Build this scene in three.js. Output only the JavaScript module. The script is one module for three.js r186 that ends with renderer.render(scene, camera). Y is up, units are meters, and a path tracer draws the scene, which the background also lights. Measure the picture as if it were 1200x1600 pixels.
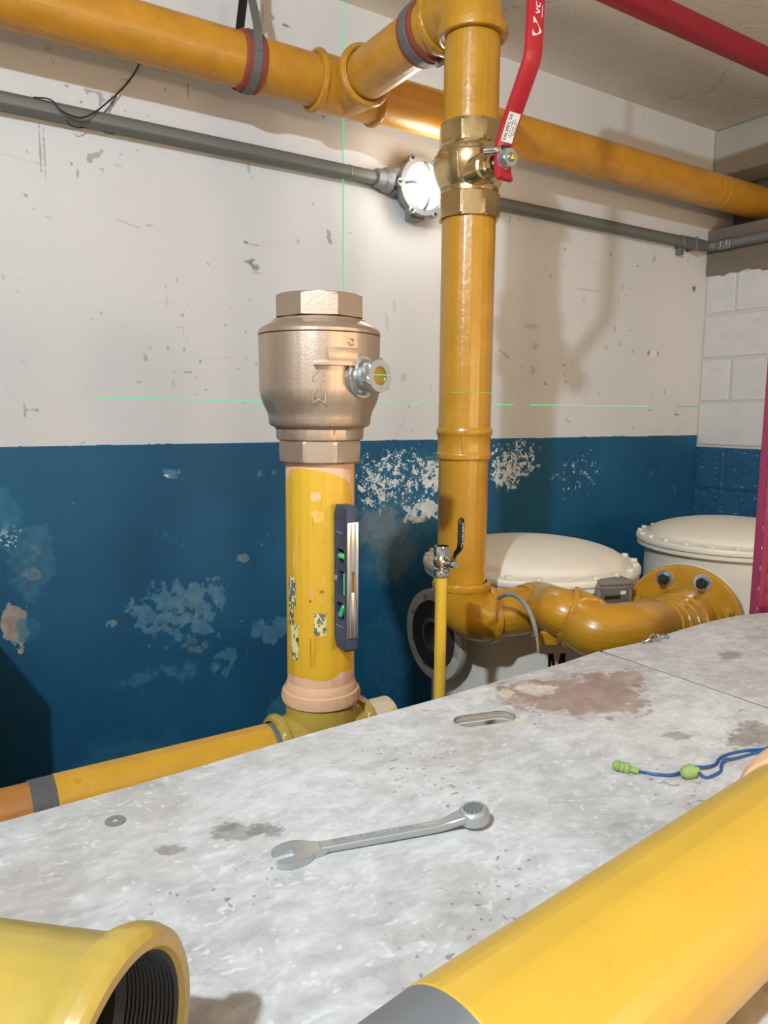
import * as THREE from 'three';
import { mergeGeometries, toCreasedNormals } from 'three/addons/utils/BufferGeometryUtils.js';
import { RoundedBoxGeometry } from 'three/addons/geometries/RoundedBoxGeometry.js';
import { RectAreaLightUniformsLib } from 'three/addons/lights/RectAreaLightUniformsLib.js';

// ---------------------------------------------------------------- camera, light, exposure
const W = 1200, H = 1600, FOCAL = 1170;
const scene = new THREE.Scene();
scene.background = new THREE.Color(0x000000);
const camera = new THREE.PerspectiveCamera(2 * Math.atan(H / 2 / FOCAL) * 180 / Math.PI, W / H, 0.02, 50);
camera.position.set(0, 1.5, 0);
camera.rotation.set(-0.13234, -0.57636, 0.00702, 'YXZ');
camera.updateMatrixWorld(true);
scene.add(camera);
const renderer = new THREE.WebGLRenderer({ antialias: true });
renderer.toneMapping = THREE.LinearToneMapping;
renderer.toneMappingExposure = 0.83;
renderer.shadowMap.enabled = true;
renderer.shadowMap.type = THREE.PCFSoftShadowMap;
RectAreaLightUniformsLib.init();
const KEY_POS = [-0.8, 2.57, 0.2], KEY_AIM = [3, 1.4, -0.5], KEY_POWER = 6800;
const GLOBE_POS = [[0.75, 1.56, 1.6], [1.95, 1.56, 1.6]], GLOBE_POWER = 3.0;
const WALL_LAMP_POWER = 0.4;

// ---------------------------------------------------------------- helpers
const V = (x, y, z) => new THREE.Vector3(x, y, z);
let seed = 12345;
const rnd = () => { seed = (seed * 1664525 + 1013904223) >>> 0; return seed / 4294967296; };
const hash2 = (x, y, s) => { let h = (x * 374761393 + y * 668265263 + s * 2147483647) | 0; h = Math.imul(h ^ (h >>> 13), 1274126177); h ^= h >>> 16; return (h >>> 0) / 4294967296; };
function vnoise(x, y, s) {
  const xi = Math.floor(x), yi = Math.floor(y), fx = x - xi, fy = y - yi;
  const u = fx * fx * (3 - 2 * fx), v = fy * fy * (3 - 2 * fy);
  const a = hash2(xi, yi, s), b = hash2(xi + 1, yi, s), c = hash2(xi, yi + 1, s), d = hash2(xi + 1, yi + 1, s);
  return a + (b - a) * u + (c - a) * v + (a - b - c + d) * u * v;
}
function fbm(x, y, s, o = 4) { let t = 0, a = 0.5, n = 0; for (let i = 0; i < o; i++) { t += a * vnoise(x, y, s + i * 17); n += a; x *= 2.03; y *= 2.03; a *= 0.5; } return t / n; }
const clamp = (x, a = 0, b = 1) => Math.min(b, Math.max(a, x));
const smooth = (a, b, x) => { const t = clamp((x - a) / (b - a)); return t * t * (3 - 2 * t); };
const mix = (a, b, t) => a + (b - a) * t;

// pixel of the photograph -> point on a plane of the room
function rayOf(px, py) { return V((px - W / 2) / FOCAL, (H / 2 - py) / FOCAL, -1).applyQuaternion(camera.quaternion); }
function onZ(px, py, z) { const r = rayOf(px, py); return camera.position.clone().addScaledVector(r, (z - camera.position.z) / r.z); }
function onX(px, py, x) { const r = rayOf(px, py); return camera.position.clone().addScaledVector(r, (x - camera.position.x) / r.x); }
function onY(px, py, y) { const r = rayOf(px, py); return camera.position.clone().addScaledVector(r, (y - camera.position.y) / r.y); }
function at(px, py, d) { return camera.position.clone().addScaledVector(rayOf(px, py), d); }

const used = {};
function numbered(name) { const n = used[name] = (used[name] ?? -1) + 1; return n ? `${name}_${String(n).padStart(3, '0')}` : name; }
function shadows(o) { o.castShadow = true; o.receiveShadow = true; return o; }
function thing(name, label, category, base = V(0, 0, 0), group) {
  const o = new THREE.Group(); o.name = numbered(name); scene.add(o);
  o.position.copy(base); o.userData = { label, category }; o.userData.base = undefined;
  delete o.userData.base; if (group) o.userData.group = group;
  return o;
}
function baseOf(o) { while (o.parent && o.parent !== scene) o = o.parent; return o.isGroup ? o.position : V(0, 0, 0); }
// geometry comes in room coordinates; the mesh hangs under its thing
function part(parent, name, geo, mat, label) {
  const m = shadows(new THREE.Mesh(geo, mat)); m.name = name;
  parent.add(m);
  if (geo.userData.local !== true) { const b = baseOf(m); if (b.lengthSq() > 0) geo.translate(-b.x, -b.y, -b.z); }
  if (label) m.userData.label = label;
  return m;
}
function solo(name, label, category, geo, mat, group) {
  const m = shadows(new THREE.Mesh(geo, mat)); m.name = numbered(name); scene.add(m);
  m.userData = { label, category }; if (group) m.userData.group = group;
  return m;
}
function struct(name, geo, mat, parent) {
  const m = shadows(new THREE.Mesh(geo, mat)); m.name = name; (parent ?? scene).add(m);
  if (!parent) m.userData.kind = 'structure';
  return m;
}
const crease = (g, a = 0.6) => toCreasedNormals(g, a);
function boxUV(g) {                                                   // uv in metres, by the dominant axis
  if (g.index) g = g.toNonIndexed();
  const p = g.attributes.position, uv = new Float32Array(p.count * 2);
  const a = V(), b = V(), c = V(), n = V();
  for (let i = 0; i < p.count; i += 3) {
    a.fromBufferAttribute(p, i); b.fromBufferAttribute(p, i + 1); c.fromBufferAttribute(p, i + 2);
    n.copy(b).sub(a).cross(c.clone().sub(a)); const x = Math.abs(n.x), y = Math.abs(n.y), z = Math.abs(n.z);
    [a, b, c].forEach((q, k) => { const t = (i + k) * 2; if (y >= x && y >= z) { uv[t] = q.x; uv[t + 1] = -q.z; } else if (x >= z) { uv[t] = q.z; uv[t + 1] = q.y; } else { uv[t] = q.x; uv[t + 1] = q.y; } });
  }
  g.setAttribute('uv', new THREE.BufferAttribute(uv, 2)); return g;
}
const merge = (...gs) => mergeGeometries(gs.flat().map(g => { g = g.index ? g.toNonIndexed() : g; for (const k of Object.keys(g.attributes)) if (!['position', 'normal', 'uv'].includes(k)) g.deleteAttribute(k); return g; }));
const UP = V(0, 1, 0);
function aim(g, p, dir) {                                            // stand +Y along dir, base at p
  if (dir) g.applyQuaternion(new THREE.Quaternion().setFromUnitVectors(UP, dir.clone().normalize()));
  return g.translate(p.x, p.y, p.z);
}
// turned body: rows of [radius, height]; uv in metres, or 0..1 with unit = true; the seam faces phi0
function turned(rows, { seg = 48, phi0 = Math.PI, unit = false, a = 0.55, radius } = {}) {
  const pos = [], uv = [], idx = []; let len = 0, tot = 0;
  for (let i = 1; i < rows.length; i++) tot += Math.hypot(rows[i][0] - rows[i - 1][0], rows[i][1] - rows[i - 1][1]);
  const R = Math.max(...rows.map(r => r[0]));
  rows.forEach(([r, y], i) => {
    if (i) len += Math.hypot(r - rows[i - 1][0], y - rows[i - 1][1]);
    for (let j = 0; j <= seg; j++) {
      const t = j / seg, ph = phi0 + t * Math.PI * 2, q = radius ? radius(r, y, ph) : r;
      pos.push(q * Math.sin(ph), y, q * Math.cos(ph));
      uv.push(unit ? t : t * Math.PI * 2 * R, unit ? len / tot : len);
    }
  });
  for (let i = 0; i < rows.length - 1; i++) for (let j = 0; j < seg; j++) {
    const k = i * (seg + 1) + j, l = k + seg + 1;
    if (rows[i][0] > 1e-6) idx.push(k, k + 1, l + 1); if (rows[i + 1][0] > 1e-6) idx.push(k, l + 1, l);
  }
  const g = new THREE.BufferGeometry();
  g.setAttribute('position', new THREE.Float32BufferAttribute(pos, 3)); g.setAttribute('uv', new THREE.Float32BufferAttribute(uv, 2)); g.setIndex(idx);
  g.computeVertexNormals();
  return crease(g, a);
}
// n-sided turned body: the flats have apothem f(y), rows give the turning radius that trims the corners
function flats(rows, n, apothem, { turn = 0, per = 8, a = 0.35 } = {}) {
  const step = Math.PI * 2 / n;
  return turned(rows, { seg: n * per, phi0: turn + step / 2, a, radius: (r, y, ph) => { let t = ((ph - turn) % step + step) % step; if (t > step / 2) t -= step; return Math.min(r, apothem / Math.cos(t)); } });
}
const pipeRows = (r, l, wall = 0.006) => [[r - wall, 0], [r - 0.0008, 0], [r, 0.0008], [r, l - 0.0008], [r - 0.0008, l], [r - wall, l], [r - wall, 0]];
function pipe(p, q, r, o = {}) { const d = q.clone().sub(p); return aim(turned(pipeRows(r, d.length(), o.wall), { seg: 64, ...o }), p, d); }
function rod(p, q, r, seg = 16, e = 0.12) { const d = q.clone().sub(p), l = d.length(), c = r * e; return aim(turned([[0, 0], [r - c, 0], [r, c], [r, l - c], [r - c, l], [0, l]], { seg }), p, d); }
function bead(p, dir, r, w, h) {                                       // rounded reinforcing ring of a fitting
  const rows = []; for (let i = 0; i <= 10; i++) { const t = Math.PI * i / 10; rows.push([r - 0.003 + (h + 0.003) * Math.pow(Math.sin(t), 0.6), -w / 2 * Math.cos(t)]); }
  return aim(turned(rows, { seg: 64, a: 1.2 }), p, dir);
}
function hexNut(p, dir, across, h, hole = 0, turn = 0) {
  const ap = across / 2, R = ap * 1.13, c = across * 0.05;
  const rows = hole ? [[hole, 0], [R - c * 1.4, 0], [R, c], [R, h - c], [R - c * 1.4, h], [hole, h], [hole, 0]] : [[0, 0], [R - c * 1.4, 0], [R, c], [R, h - c], [R - c * 1.4, h], [0, h]];
  return aim(flats(rows, 6, ap, { turn }), p, dir);
}
function sweep(pts, radii, { seg = 40, caps = true, a = 0.8 } = {}) {
  const n = pts.length, T = pts.map((p, i) => pts[Math.min(n - 1, i + 1)].clone().sub(pts[Math.max(0, i - 1)]).normalize());
  let N = V(0, 1, 0); if (Math.abs(T[0].y) > 0.9) N = V(1, 0, 0); N.sub(T[0].clone().multiplyScalar(N.dot(T[0]))).normalize();
  const pos = [], uv = [], idx = []; let len = 0;
  for (let i = 0; i < n; i++) {
    if (i) { len += pts[i].distanceTo(pts[i - 1]); const q = new THREE.Quaternion().setFromUnitVectors(T[i - 1], T[i]); N.applyQuaternion(q); N.sub(T[i].clone().multiplyScalar(N.dot(T[i]))).normalize(); }
    const B = T[i].clone().cross(N), r = typeof radii === 'number' ? radii : radii[i];
    for (let j = 0; j <= seg; j++) { const t = j / seg * Math.PI * 2, p = pts[i].clone().addScaledVector(N, r * Math.cos(t)).addScaledVector(B, r * Math.sin(t)); pos.push(p.x, p.y, p.z); uv.push(j / seg * Math.PI * 2 * 0.05, len); }
  }
  for (let i = 0; i < n - 1; i++) for (let j = 0; j < seg; j++) { const k = i * (seg + 1) + j, l = k + seg + 1; idx.push(k, k + 1, l + 1, k, l + 1, l); }
  if (caps) for (const [i, s] of [[0, 1], [n - 1, -1]]) {
    const c = pos.length / 3; pos.push(pts[i].x, pts[i].y, pts[i].z); uv.push(0, 0);
    for (let j = 0; j < seg; j++) { const k = i * (seg + 1) + j; s > 0 ? idx.push(c, k + 1, k) : idx.push(c, k, k + 1); }
  }
  const g = new THREE.BufferGeometry();
  g.setAttribute('position', new THREE.Float32BufferAttribute(pos, 3)); g.setAttribute('uv', new THREE.Float32BufferAttribute(uv, 2)); g.setIndex(idx); g.computeVertexNormals();
  return crease(g, a);
}
const smoothPath = (pts, n = 60, t = 0.5) => new THREE.CatmullRomCurve3(pts, false, 'catmullrom', t).getSpacedPoints(n);
function bend(a, c, b, R, n = 18) {                                    // a -> c -> b with the corner c rounded by radius R
  const u = a.clone().sub(c).normalize(), v = b.clone().sub(c).normalize(), half = Math.acos(clamp(u.dot(v), -1, 1)) / 2;
  const t = R / Math.tan(half), m = u.clone().add(v).normalize(), o = c.clone().addScaledVector(m, R / Math.sin(half));
  const s = c.clone().addScaledVector(u, t).sub(o), e = c.clone().addScaledVector(v, t).sub(o), ang = s.angleTo(e), ax = s.clone().cross(e).normalize(), out = [a.clone()];
  for (let i = 0; i <= n; i++) out.push(o.clone().add(s.clone().applyAxisAngle(ax, ang * i / n)));
  out.push(b.clone()); return out;
}
function extrude(shape, depth, bevel = 0.0006, o = {}) { return crease(new THREE.ExtrudeGeometry(shape, { depth, bevelEnabled: bevel > 0, bevelThickness: bevel, bevelSize: bevel, bevelSegments: 2, curveSegments: 20, ...o }), 0.5); }
const rbox = (w, h, d, r, p) => { const g = boxUV(new RoundedBoxGeometry(w, h, d, 2, r)); if (p) g.translate(p.x, p.y, p.z); return g; };

// ---------------------------------------------------------------- textures
function dataTex(w, h, fn, { srgb = true, wrap = THREE.RepeatWrapping, repeat } = {}) {
  const d = new Uint8Array(w * h * 4);
  for (let y = 0; y < h; y++) for (let x = 0; x < w; x++) { const c = fn(x / w, y / h, x, y), i = (y * w + x) * 4; d[i] = clamp(c[0], 0, 255); d[i + 1] = clamp(c[1], 0, 255); d[i + 2] = clamp(c[2], 0, 255); d[i + 3] = 255; }
  return finish(new THREE.DataTexture(d, w, h), srgb, wrap, repeat);
}
function finish(t, srgb, wrap, repeat) { t.magFilter = THREE.LinearFilter; t.minFilter = THREE.LinearFilter; t.wrapS = t.wrapT = wrap; if (srgb) t.colorSpace = THREE.SRGBColorSpace; if (repeat) t.repeat.set(repeat[0], repeat[1]); t.needsUpdate = true; return t; }
function canvasTex(w, h, draw) { const c = document.createElement('canvas'); c.width = w; c.height = h; draw(c.getContext('2d'), w, h); const t = new THREE.CanvasTexture(c); t.colorSpace = THREE.SRGBColorSpace; t.magFilter = THREE.LinearFilter; return t; }
// tileable-enough fine relief, in 0.25 m tiles
const peelBump = dataTex(512, 512, (u, v) => { const n = 255 * fbm(u * 26, v * 26, 3, 3); return [n, n, n]; }, { srgb: false, wrap: THREE.MirroredRepeatWrapping, repeat: [4, 4] });
const castBump = dataTex(512, 512, (u, v) => { const n = 255 * (0.6 * fbm(u * 90, v * 90, 7, 2) + 0.4 * fbm(u * 20, v * 20, 9, 3)); return [n, n, n]; }, { srgb: false, wrap: THREE.MirroredRepeatWrapping, repeat: [6, 6] });
function dustMap(hex, amount, s, dirt = [90, 70, 40], tile = 3) {
  const c = new THREE.Color(hex), b = [c.r, c.g, c.b].map(x => 255 * (x <= 0.0031308 ? 12.92 * x : 1.055 * Math.pow(x, 1 / 2.4) - 0.055));
  return dataTex(512, 512, (u, v) => {
    const n = fbm(u * 9, v * 9, s, 5) - 0.5, k = 1 + n * amount, d = smooth(0.76, 0.86, fbm(u * 30, v * 30, s + 5, 3)) * 0.14;
    return b.map((x, i) => mix(x * k, dirt[i], d));
  }, { wrap: THREE.MirroredRepeatWrapping, repeat: [tile, tile] });
}

// ---------------------------------------------------------------- materials
const std = (color, roughness, metalness = 0, o = {}) => new THREE.MeshStandardMaterial({ color, roughness, metalness, ...o });
const gloss = (map, rough, bump = 0.0003, o = {}) => new THREE.MeshPhysicalMaterial({ map, roughness: rough, bumpMap: peelBump, bumpScale: bump, clearcoat: 0.35, clearcoatRoughness: 0.25, ...o });
const yellowOver = gloss(dustMap(0xc68a22, 0.16, 21), 0.42, 0.0006);
const yellowRiser = gloss(dustMap(0xb9841c, 0.14, 22), 0.33, 0.0006);
const yellowFresh = gloss(dustMap(0xd09a28, 0.10, 23), 0.36, 0.0003);
const yellowTee = gloss(dustMap(0xaf933e, 0.12, 24), 0.38, 0.0004);
const yellowFront = gloss(dustMap(0xcaa034, 0.06, 25, [180, 130, 50]), 0.42, 0.0002, { clearcoat: 0.3 });
const yellowThin = gloss(dustMap(0xe0b23a, 0.08, 26), 0.35, 0.0002);
const rustPipe = gloss(dustMap(0xb4722a, 0.25, 27), 0.5, 0.0005);
const primer = std(0xe3b48a, 0.7, 0, { bumpMap: peelBump, bumpScale: 0.0004 });
const thread = std(0x8d8b88, 0.45, 0.55);
const steel = std(0x9c9c9a, 0.35, 0.9);
const galvanised = std(0x767872, 0.55, 0.45, { bumpMap: castBump, bumpScale: 0.0003 });
const zinc = std(0xc4cac8, 0.28, 0.85);
const chrome = std(0xcfccc4, 0.16, 1.0);
const brass = std(0xc9a04a, 0.22, 1.0);
const bronze = std(0xc8b39e, 0.42, 0.85, { bumpMap: castBump, bumpScale: 0.00022 });
const nickel = std(0xd2b887, 0.24, 0.96, { bumpMap: castBump, bumpScale: 0.0002 });
const black = std(0x0c0c0d, 0.35);
const rubberRed = std(0x8e4434, 0.75);
const strapGrey = std(0x6d706b, 0.6, 0.25);
const darkIron = std(0x2b2b2a, 0.5, 0.5);
const red = new THREE.MeshPhysicalMaterial({ color: 0xb01526, roughness: 0.38, clearcoat: 0.4, clearcoatRoughness: 0.3 });
const redPipeMat = std(0x8f1424, 0.5);
const crimson = std(0x9a3452, 0.6);
const cream = std(0xe2dac6, 0.42, 0, { bumpMap: peelBump, bumpScale: 0.0003 });
const lampGrey = std(0x8c8f90, 0.5, 0.5);
const boxGrey = std(0x77736b, 0.55);
const navy = new THREE.MeshStandardMaterial({ map: dustMap(0x3b4356, 0.4, 29, [120, 122, 128], 6), roughness: 0.55 });
const green = std(0x46c46a, 0.35, 0, { emissive: 0x000000 });

// ---------------------------------------------------------------- the setting
const XL = -1.6, XR = 2.84, ZB = -1.95, ZF = 2.1, TOP = 2.628, BAND = 1.413;
const T = 0.2;
// back wall: white over a blue dado, with worn and peeled paint
const WT = 2048, HT = 1896, WX = 2.84, HY = 2.628;
{
  const buf = new Float32Array(WT * HT * 3);
  const relief = new Uint8Array(WT * HT * 4);
  const bumpv = new Float32Array(WT * HT).fill(0.5);
  for (let j = 0; j < HT; j++) for (let i = 0; i < WT; i++) {
    const x = i / WT * WX, y = j / HT * HY, k = (j * WT + i) * 3;
    const n = fbm(x * 3, y * 3, 1, 4) - 0.5, m = vnoise(x * 160, y * 160, 2) - 0.5;
    const edge = BAND + 0.003 * (vnoise(x * 14, 0.5, 4) - 0.5) + 0.0012 * (vnoise(x * 90, 2.5, 4) - 0.5);
    if (y > edge) {
      const warm = smooth(0.55, 0.75, fbm(x * 1.7, y * 1.7, 5, 3)) * 4;
      buf[k] = 213 + n * 14 + m * 3; buf[k + 1] = 212 + n * 13 + m * 3 - warm * 0.4; buf[k + 2] = 208 + n * 13 + m * 3 - warm;
      const sp = smooth(0.9, 0.93, vnoise(x * 70, y * 70, 12)) * smooth(0.6, 0.72, fbm(x * 5, y * 5, 13, 3));
      for (let c = 0; c < 3; c++) buf[k + c] = mix(buf[k + c], 130 - c * 6, sp * 0.5);
    } else {
      const w = fbm(x * 6, y * 6, 6, 4) - 0.5;
      buf[k] = 10 + n * 16 + w * 10; buf[k + 1] = 84 + n * 26 + w * 18; buf[k + 2] = 118 + n * 26 + w * 18;
    }
    bumpv[j * WT + i] += 0.12 * n + 0.05 * m;
  }
  // worn places: centre and half size in photo pixels, what shows there, how dense, how fine
  const PALE = [96, 138, 158], WHITE = [212, 216, 214], GREY = [102, 122, 130], BARE = [160, 148, 134], SOFT = [46, 104, 132], CYAN = [44, 112, 142];
  const blob = (px, py, hw, hh, col, dens, freq, s, soft = 0.06, depth = 0, alpha = 1) => {
    if (col === WHITE) freq *= 1.7;
    const c = onZ(px, py, ZB), ex = onZ(px + hw, py, ZB).x - c.x, ey = c.y - onZ(px, py + hh, ZB).y;
    const i0 = Math.max(0, Math.floor((c.x - 1.5 * ex) / WX * WT)), i1 = Math.min(WT - 1, Math.ceil((c.x + 1.5 * ex) / WX * WT));
    const j0 = Math.max(0, Math.floor((c.y - 1.5 * ey) / HY * HT)), j1 = Math.min(HT - 1, Math.ceil((c.y + 1.5 * ey) / HY * HT));
    for (let j = j0; j <= j1; j++) for (let i = i0; i <= i1; i++) {
      const x = i / WT * WX, y = j / HT * HY; if (y > BAND - 0.002 && c.y < BAND) continue;
      const d = Math.hypot((x - c.x) / ex, (y - c.y) / ey), f = 1 - smooth(0.35, 1.35, d);
      const v = 0.55 * fbm(x * freq, y * freq, s, 4) + 0.45 * fbm(x * freq * 3.1, y * freq * 3.1, s + 3, 3);
      const t = smooth(1 - dens - soft, 1 - dens + soft, (soft >= 0.1 ? 0.5 * ((v - 0.5) * 2 + 0.5) + 0.5 * f : 0.78 * v + 0.22 * f - 0.1 * (1 - f) - 0.06) + (f < 0.02 ? -1 : 0)) * alpha;
      if (t <= 0) continue;
      const k = (j * WT + i) * 3, tn = 0.9 + 0.2 * vnoise(x * 70, y * 70, s + 8);
      for (let q = 0; q < 3; q++) buf[k + q] = mix(buf[k + q], col[q] * tn, t);
      bumpv[j * WT + i] -= depth * t;
    }
  };
  blob(640, 820, 80, 110, CYAN, 0.52, 9, 31, 0.2, 0, 0.5);
  blob(610, 850, 55, 75, GREY, 0.44, 12, 33, 0.16, 0, 0.8);
  blob(595, 825, 36, 34, GREY, 0.58, 12, 34, 0.12, 0, 0.8);
  blob(625, 745, 90, 62, WHITE, 0.43, 44, 36, 0.02, 0.25);
  blob(585, 770, 36, 40, WHITE, 0.45, 40, 37, 0.02, 0.25);
  blob(660, 798, 40, 22, WHITE, 0.54, 26, 38, 0.02, 0.3);
  blob(678, 740, 26, 40, WHITE, 0.50, 40, 39, 0.02, 0.25);
  blob(800, 720, 60, 45, WHITE, 0.42, 44, 40, 0.02, 0.25);
  blob(790, 740, 30, 34, WHITE, 0.48, 36, 48, 0.02, 0.25);
  blob(900, 740, 70, 60, WHITE, 0.335, 50, 41, 0.02, 0.2);
  blob(285, 955, 100, 70, PALE, 0.46, 22, 42, 0.035, 0.12, 0.75);
  blob(285, 950, 55, 45, GREY, 0.44, 26, 43, 0.04, 0.15, 0.8);
  blob(300, 1010, 60, 22, GREY, 0.44, 28, 44, 0.04, 0.12, 0.8);
  blob(270, 1055, 105, 24, PALE, 0.43, 18, 45, 0.08, 0.05, 0.55);
  blob(350, 1035, 26, 30, PALE, 0.5, 24, 46, 0.05, 0.1, 0.7);
  blob(425, 985, 36, 28, PALE, 0.5, 24, 47, 0.05, 0.1, 0.7);
  blob(50, 880, 34, 60, SOFT, 0.58, 16, 49, 0.1, 0, 0.9);
  blob(50, 880, 26, 50, GREY, 0.44, 30, 50, 0.04, 0.15, 0.8);
  blob(10, 835, 30, 28, WHITE, 0.44, 50, 51, 0.025, 0.2, 0.9);
  blob(8, 800, 24, 40, CYAN, 0.5, 16, 52, 0.1, 0, 0.8);
  blob(20, 978, 22, 40, BARE, 0.6, 20, 53, 0.02, 0.4);
  blob(45, 985, 24, 24, CYAN, 0.5, 16, 54, 0.1, 0, 0.6);
  blob(268, 742, 24, 12, PALE, 0.46, 40, 55, 0.04, 0.1, 0.8);
  blob(262, 745, 10, 5, WHITE, 0.46, 60, 56, 0.02, 0.1);
  blob(415, 740, 30, 12, PALE, 0.38, 40, 57, 0.05, 0.1, 0.6);
  blob(100, 800, 30, 30, PALE, 0.38, 40, 58, 0.04, 0.1, 0.5);
  blob(420, 850, 40, 36, PALE, 0.37, 40, 59, 0.04, 0.1, 0.7);
  blob(270, 835, 60, 30, PALE, 0.36, 36, 60, 0.05, 0.1, 0.5);
  blob(383, 872, 14, 8, GREY, 0.6, 30, 61, 0.04, 0.2);
  blob(200, 1190, 90, 40, SOFT, 0.5, 12, 62, 0.2, 0, 0.7);
  blob(175, 975, 14, 10, BARE, 0.5, 40, 63, 0.03, 0.2, 0.7);
  blob(435, 1110, 24, 30, PALE, 0.46, 20, 64, 0.1, 0, 0.5);
  blob(610, 1010, 50, 90, SOFT, 0.48, 16, 65, 0.16, 0, 0.6);
  blob(1000, 735, 60, 40, PALE, 0.32, 40, 66, 0.04, 0.05, 0.5);
  blob(1055, 760, 40, 30, WHITE, 0.31, 55, 67, 0.03, 0.05, 0.6);
  // scuffs and scratches on the white paint
  const scuff = (px, py, hw, hh, g, a = 0.8, ang = 0) => { a *= 0.75;
    const c = onZ(px, py, ZB), ex = onZ(px + hw, py, ZB).x - c.x, ey = c.y - onZ(px, py + hh, ZB).y, R = Math.max(ex, ey) * 1.3, ca = Math.cos(ang), sa = Math.sin(ang);
    for (let j = Math.max(0, Math.floor((c.y - R) / HY * HT)); j <= Math.min(HT - 1, (c.y + R) / HY * HT); j++) for (let i = Math.max(0, Math.floor((c.x - R) / WX * WT)); i <= Math.min(WT - 1, (c.x + R) / WX * WT); i++) {
      const X = i / WT * WX - c.x, Y = j / HT * HY - c.y, d = Math.hypot((X * ca + Y * sa) / ex, (Y * ca - X * sa) / ey), n = fbm(i * 0.2, j * 0.2, 70, 2);
      const t = a * smooth(1.1, 0.5, d + (n - 0.5) * 1.1), k = (j * WT + i) * 3; if (t > 0) for (let q = 0; q < 3; q++) buf[k + q] = mix(buf[k + q], g - q * 4, t);
    }
  };
  scuff(390, 409, 9, 5, 120, 0.85, 0.3); scuff(397, 417, 8, 6, 105, 0.8, -0.6); scuff(513, 368, 4, 9, 130, 0.8); scuff(515, 378, 4, 4, 120, 0.8);
  scuff(383, 379, 4, 3, 110, 0.9); scuff(398, 383, 12, 2, 150, 0.6); scuff(388, 262, 2.5, 9, 150, 0.7); scuff(62, 230, 1.6, 46, 120, 0.75); scuff(69, 240, 1.6, 44, 125, 0.7);
  scuff(200, 350, 24, 1.6, 165, 0.6, -0.2); scuff(75, 340, 8, 2, 170, 0.6); scuff(604, 500, 2.5, 20, 165, 0.5, 0.1); scuff(616, 480, 3, 12, 170, 0.5); scuff(630, 590, 5, 8, 160, 0.5);
  scuff(1019, 552, 9, 5, 235, 0.9); scuff(1013, 552, 2, 5, 90, 0.9); scuff(1028, 552, 2, 5, 120, 0.7); scuff(1084, 452, 3, 6, 70, 0.9, 0.3); scuff(1022, 405, 3, 8, 150, 0.6, -0.4);
  scuff(1057, 648, 5, 2, 90, 0.8); scuff(960, 515, 2, 6, 130, 0.6); scuff(948, 546, 6, 2, 150, 0.4); scuff(830, 510, 14, 5, 160, 0.5); scuff(836, 540, 5, 8, 150, 0.5); scuff(790, 555, 12, 3, 140, 0.6, -0.5);
  scuff(916, 453, 26, 1.4, 165, 0.6); scuff(832, 578, 4, 7, 150, 0.5); scuff(860, 432, 2, 4, 120, 0.6); scuff(447, 41, 7, 2, 90, 0.9, -0.1); scuff(293, 143, 1.6, 16, 120, 0.7); scuff(505, 183, 3, 3, 110, 0.6); scuff(545, 188, 3, 2, 80, 0.7);
  scuff(130, 692, 7, 1.4, 140, 0.7, 0.6); scuff(410, 20, 2.5, 24, 150, 0.55); scuff(20, 245, 60, 1.5, 190, 0.5, -0.1); scuff(270, 600, 3, 8, 180, 0.5); scuff(330, 560, 30, 1.5, 190, 0.4);
  scuff(385, 1018, 1.8, 12, 120, 0.6);
  for (let i = 0; i < 26; i++) scuff(20 + rnd() * 1060, 230 + rnd() * 430, 1 + rnd() * 2.5, 1 + rnd() * 3, 110 + rnd() * 60, 0.6, rnd() * 3);
  const tex = new Uint8Array(WT * HT * 4);
  for (let i = 0; i < WT * HT; i++) { for (let q = 0; q < 3; q++) tex[i * 4 + q] = clamp(buf[i * 3 + q], 0, 255); tex[i * 4 + 3] = 255; const b = clamp(bumpv[i]) * 255; relief[i * 4] = relief[i * 4 + 1] = relief[i * 4 + 2] = b; relief[i * 4 + 3] = 255; }
  const map = finish(new THREE.DataTexture(tex, WT, HT), true, THREE.MirroredRepeatWrapping), bm = finish(new THREE.DataTexture(relief, WT, HT), false, THREE.MirroredRepeatWrapping);
  const g = boxUV(new THREE.BoxGeometry(XR - XL + T, TOP + T, T).translate((XR + XL + T) / 2, (TOP + T) / 2, ZB - T / 2));
  const uv = g.attributes.uv; for (let i = 0; i < uv.count; i++) uv.setXY(i, uv.getX(i) / WX, uv.getY(i) / HY);
  struct('wall_back', g, new THREE.MeshStandardMaterial({ map, roughness: 0.62, bumpMap: bm, bumpScale: 0.0022 }));
}
// plaster of the ceiling and of the walls behind the camera
const plasterMap = (s, b, t = 1) => dataTex(1024, 1024, (u, v) => {
  const n = fbm(u * 6, v * 6, s, 5) - 0.5, m = vnoise(u * 300, v * 300, s + 1) - 0.5, st = smooth(0.58, 0.72, fbm(u * 3.1, v * 3.1, s + 2, 4));
  const cr = smooth(0.012, 0.0, Math.abs(fbm(u * 7, v * 7, s + 4, 5) - 0.5)) * smooth(0.55, 0.7, fbm(u * 4, v * 4, s + 6, 2)) * 0.35;
  return [0, 1, 2].map(q => mix(b[q] + n * 16 + m * 3 - st * (4 + q * 4), 120 - q * 8, cr));
}, { wrap: THREE.MirroredRepeatWrapping, repeat: [0.5 * t, 0.5 * t] });
const ceilingMat = new THREE.MeshStandardMaterial({ map: plasterMap(81, [222, 219, 210]), roughness: 0.8, bumpMap: peelBump, bumpScale: 0.002 });
const plainWall = new THREE.MeshStandardMaterial({ map: plasterMap(83, [226, 222, 214]), roughness: 0.75 });
const concrete = new THREE.MeshStandardMaterial({ map: plasterMap(85, [128, 120, 108]), roughness: 0.9, bumpMap: castBump, bumpScale: 0.002 });
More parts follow.
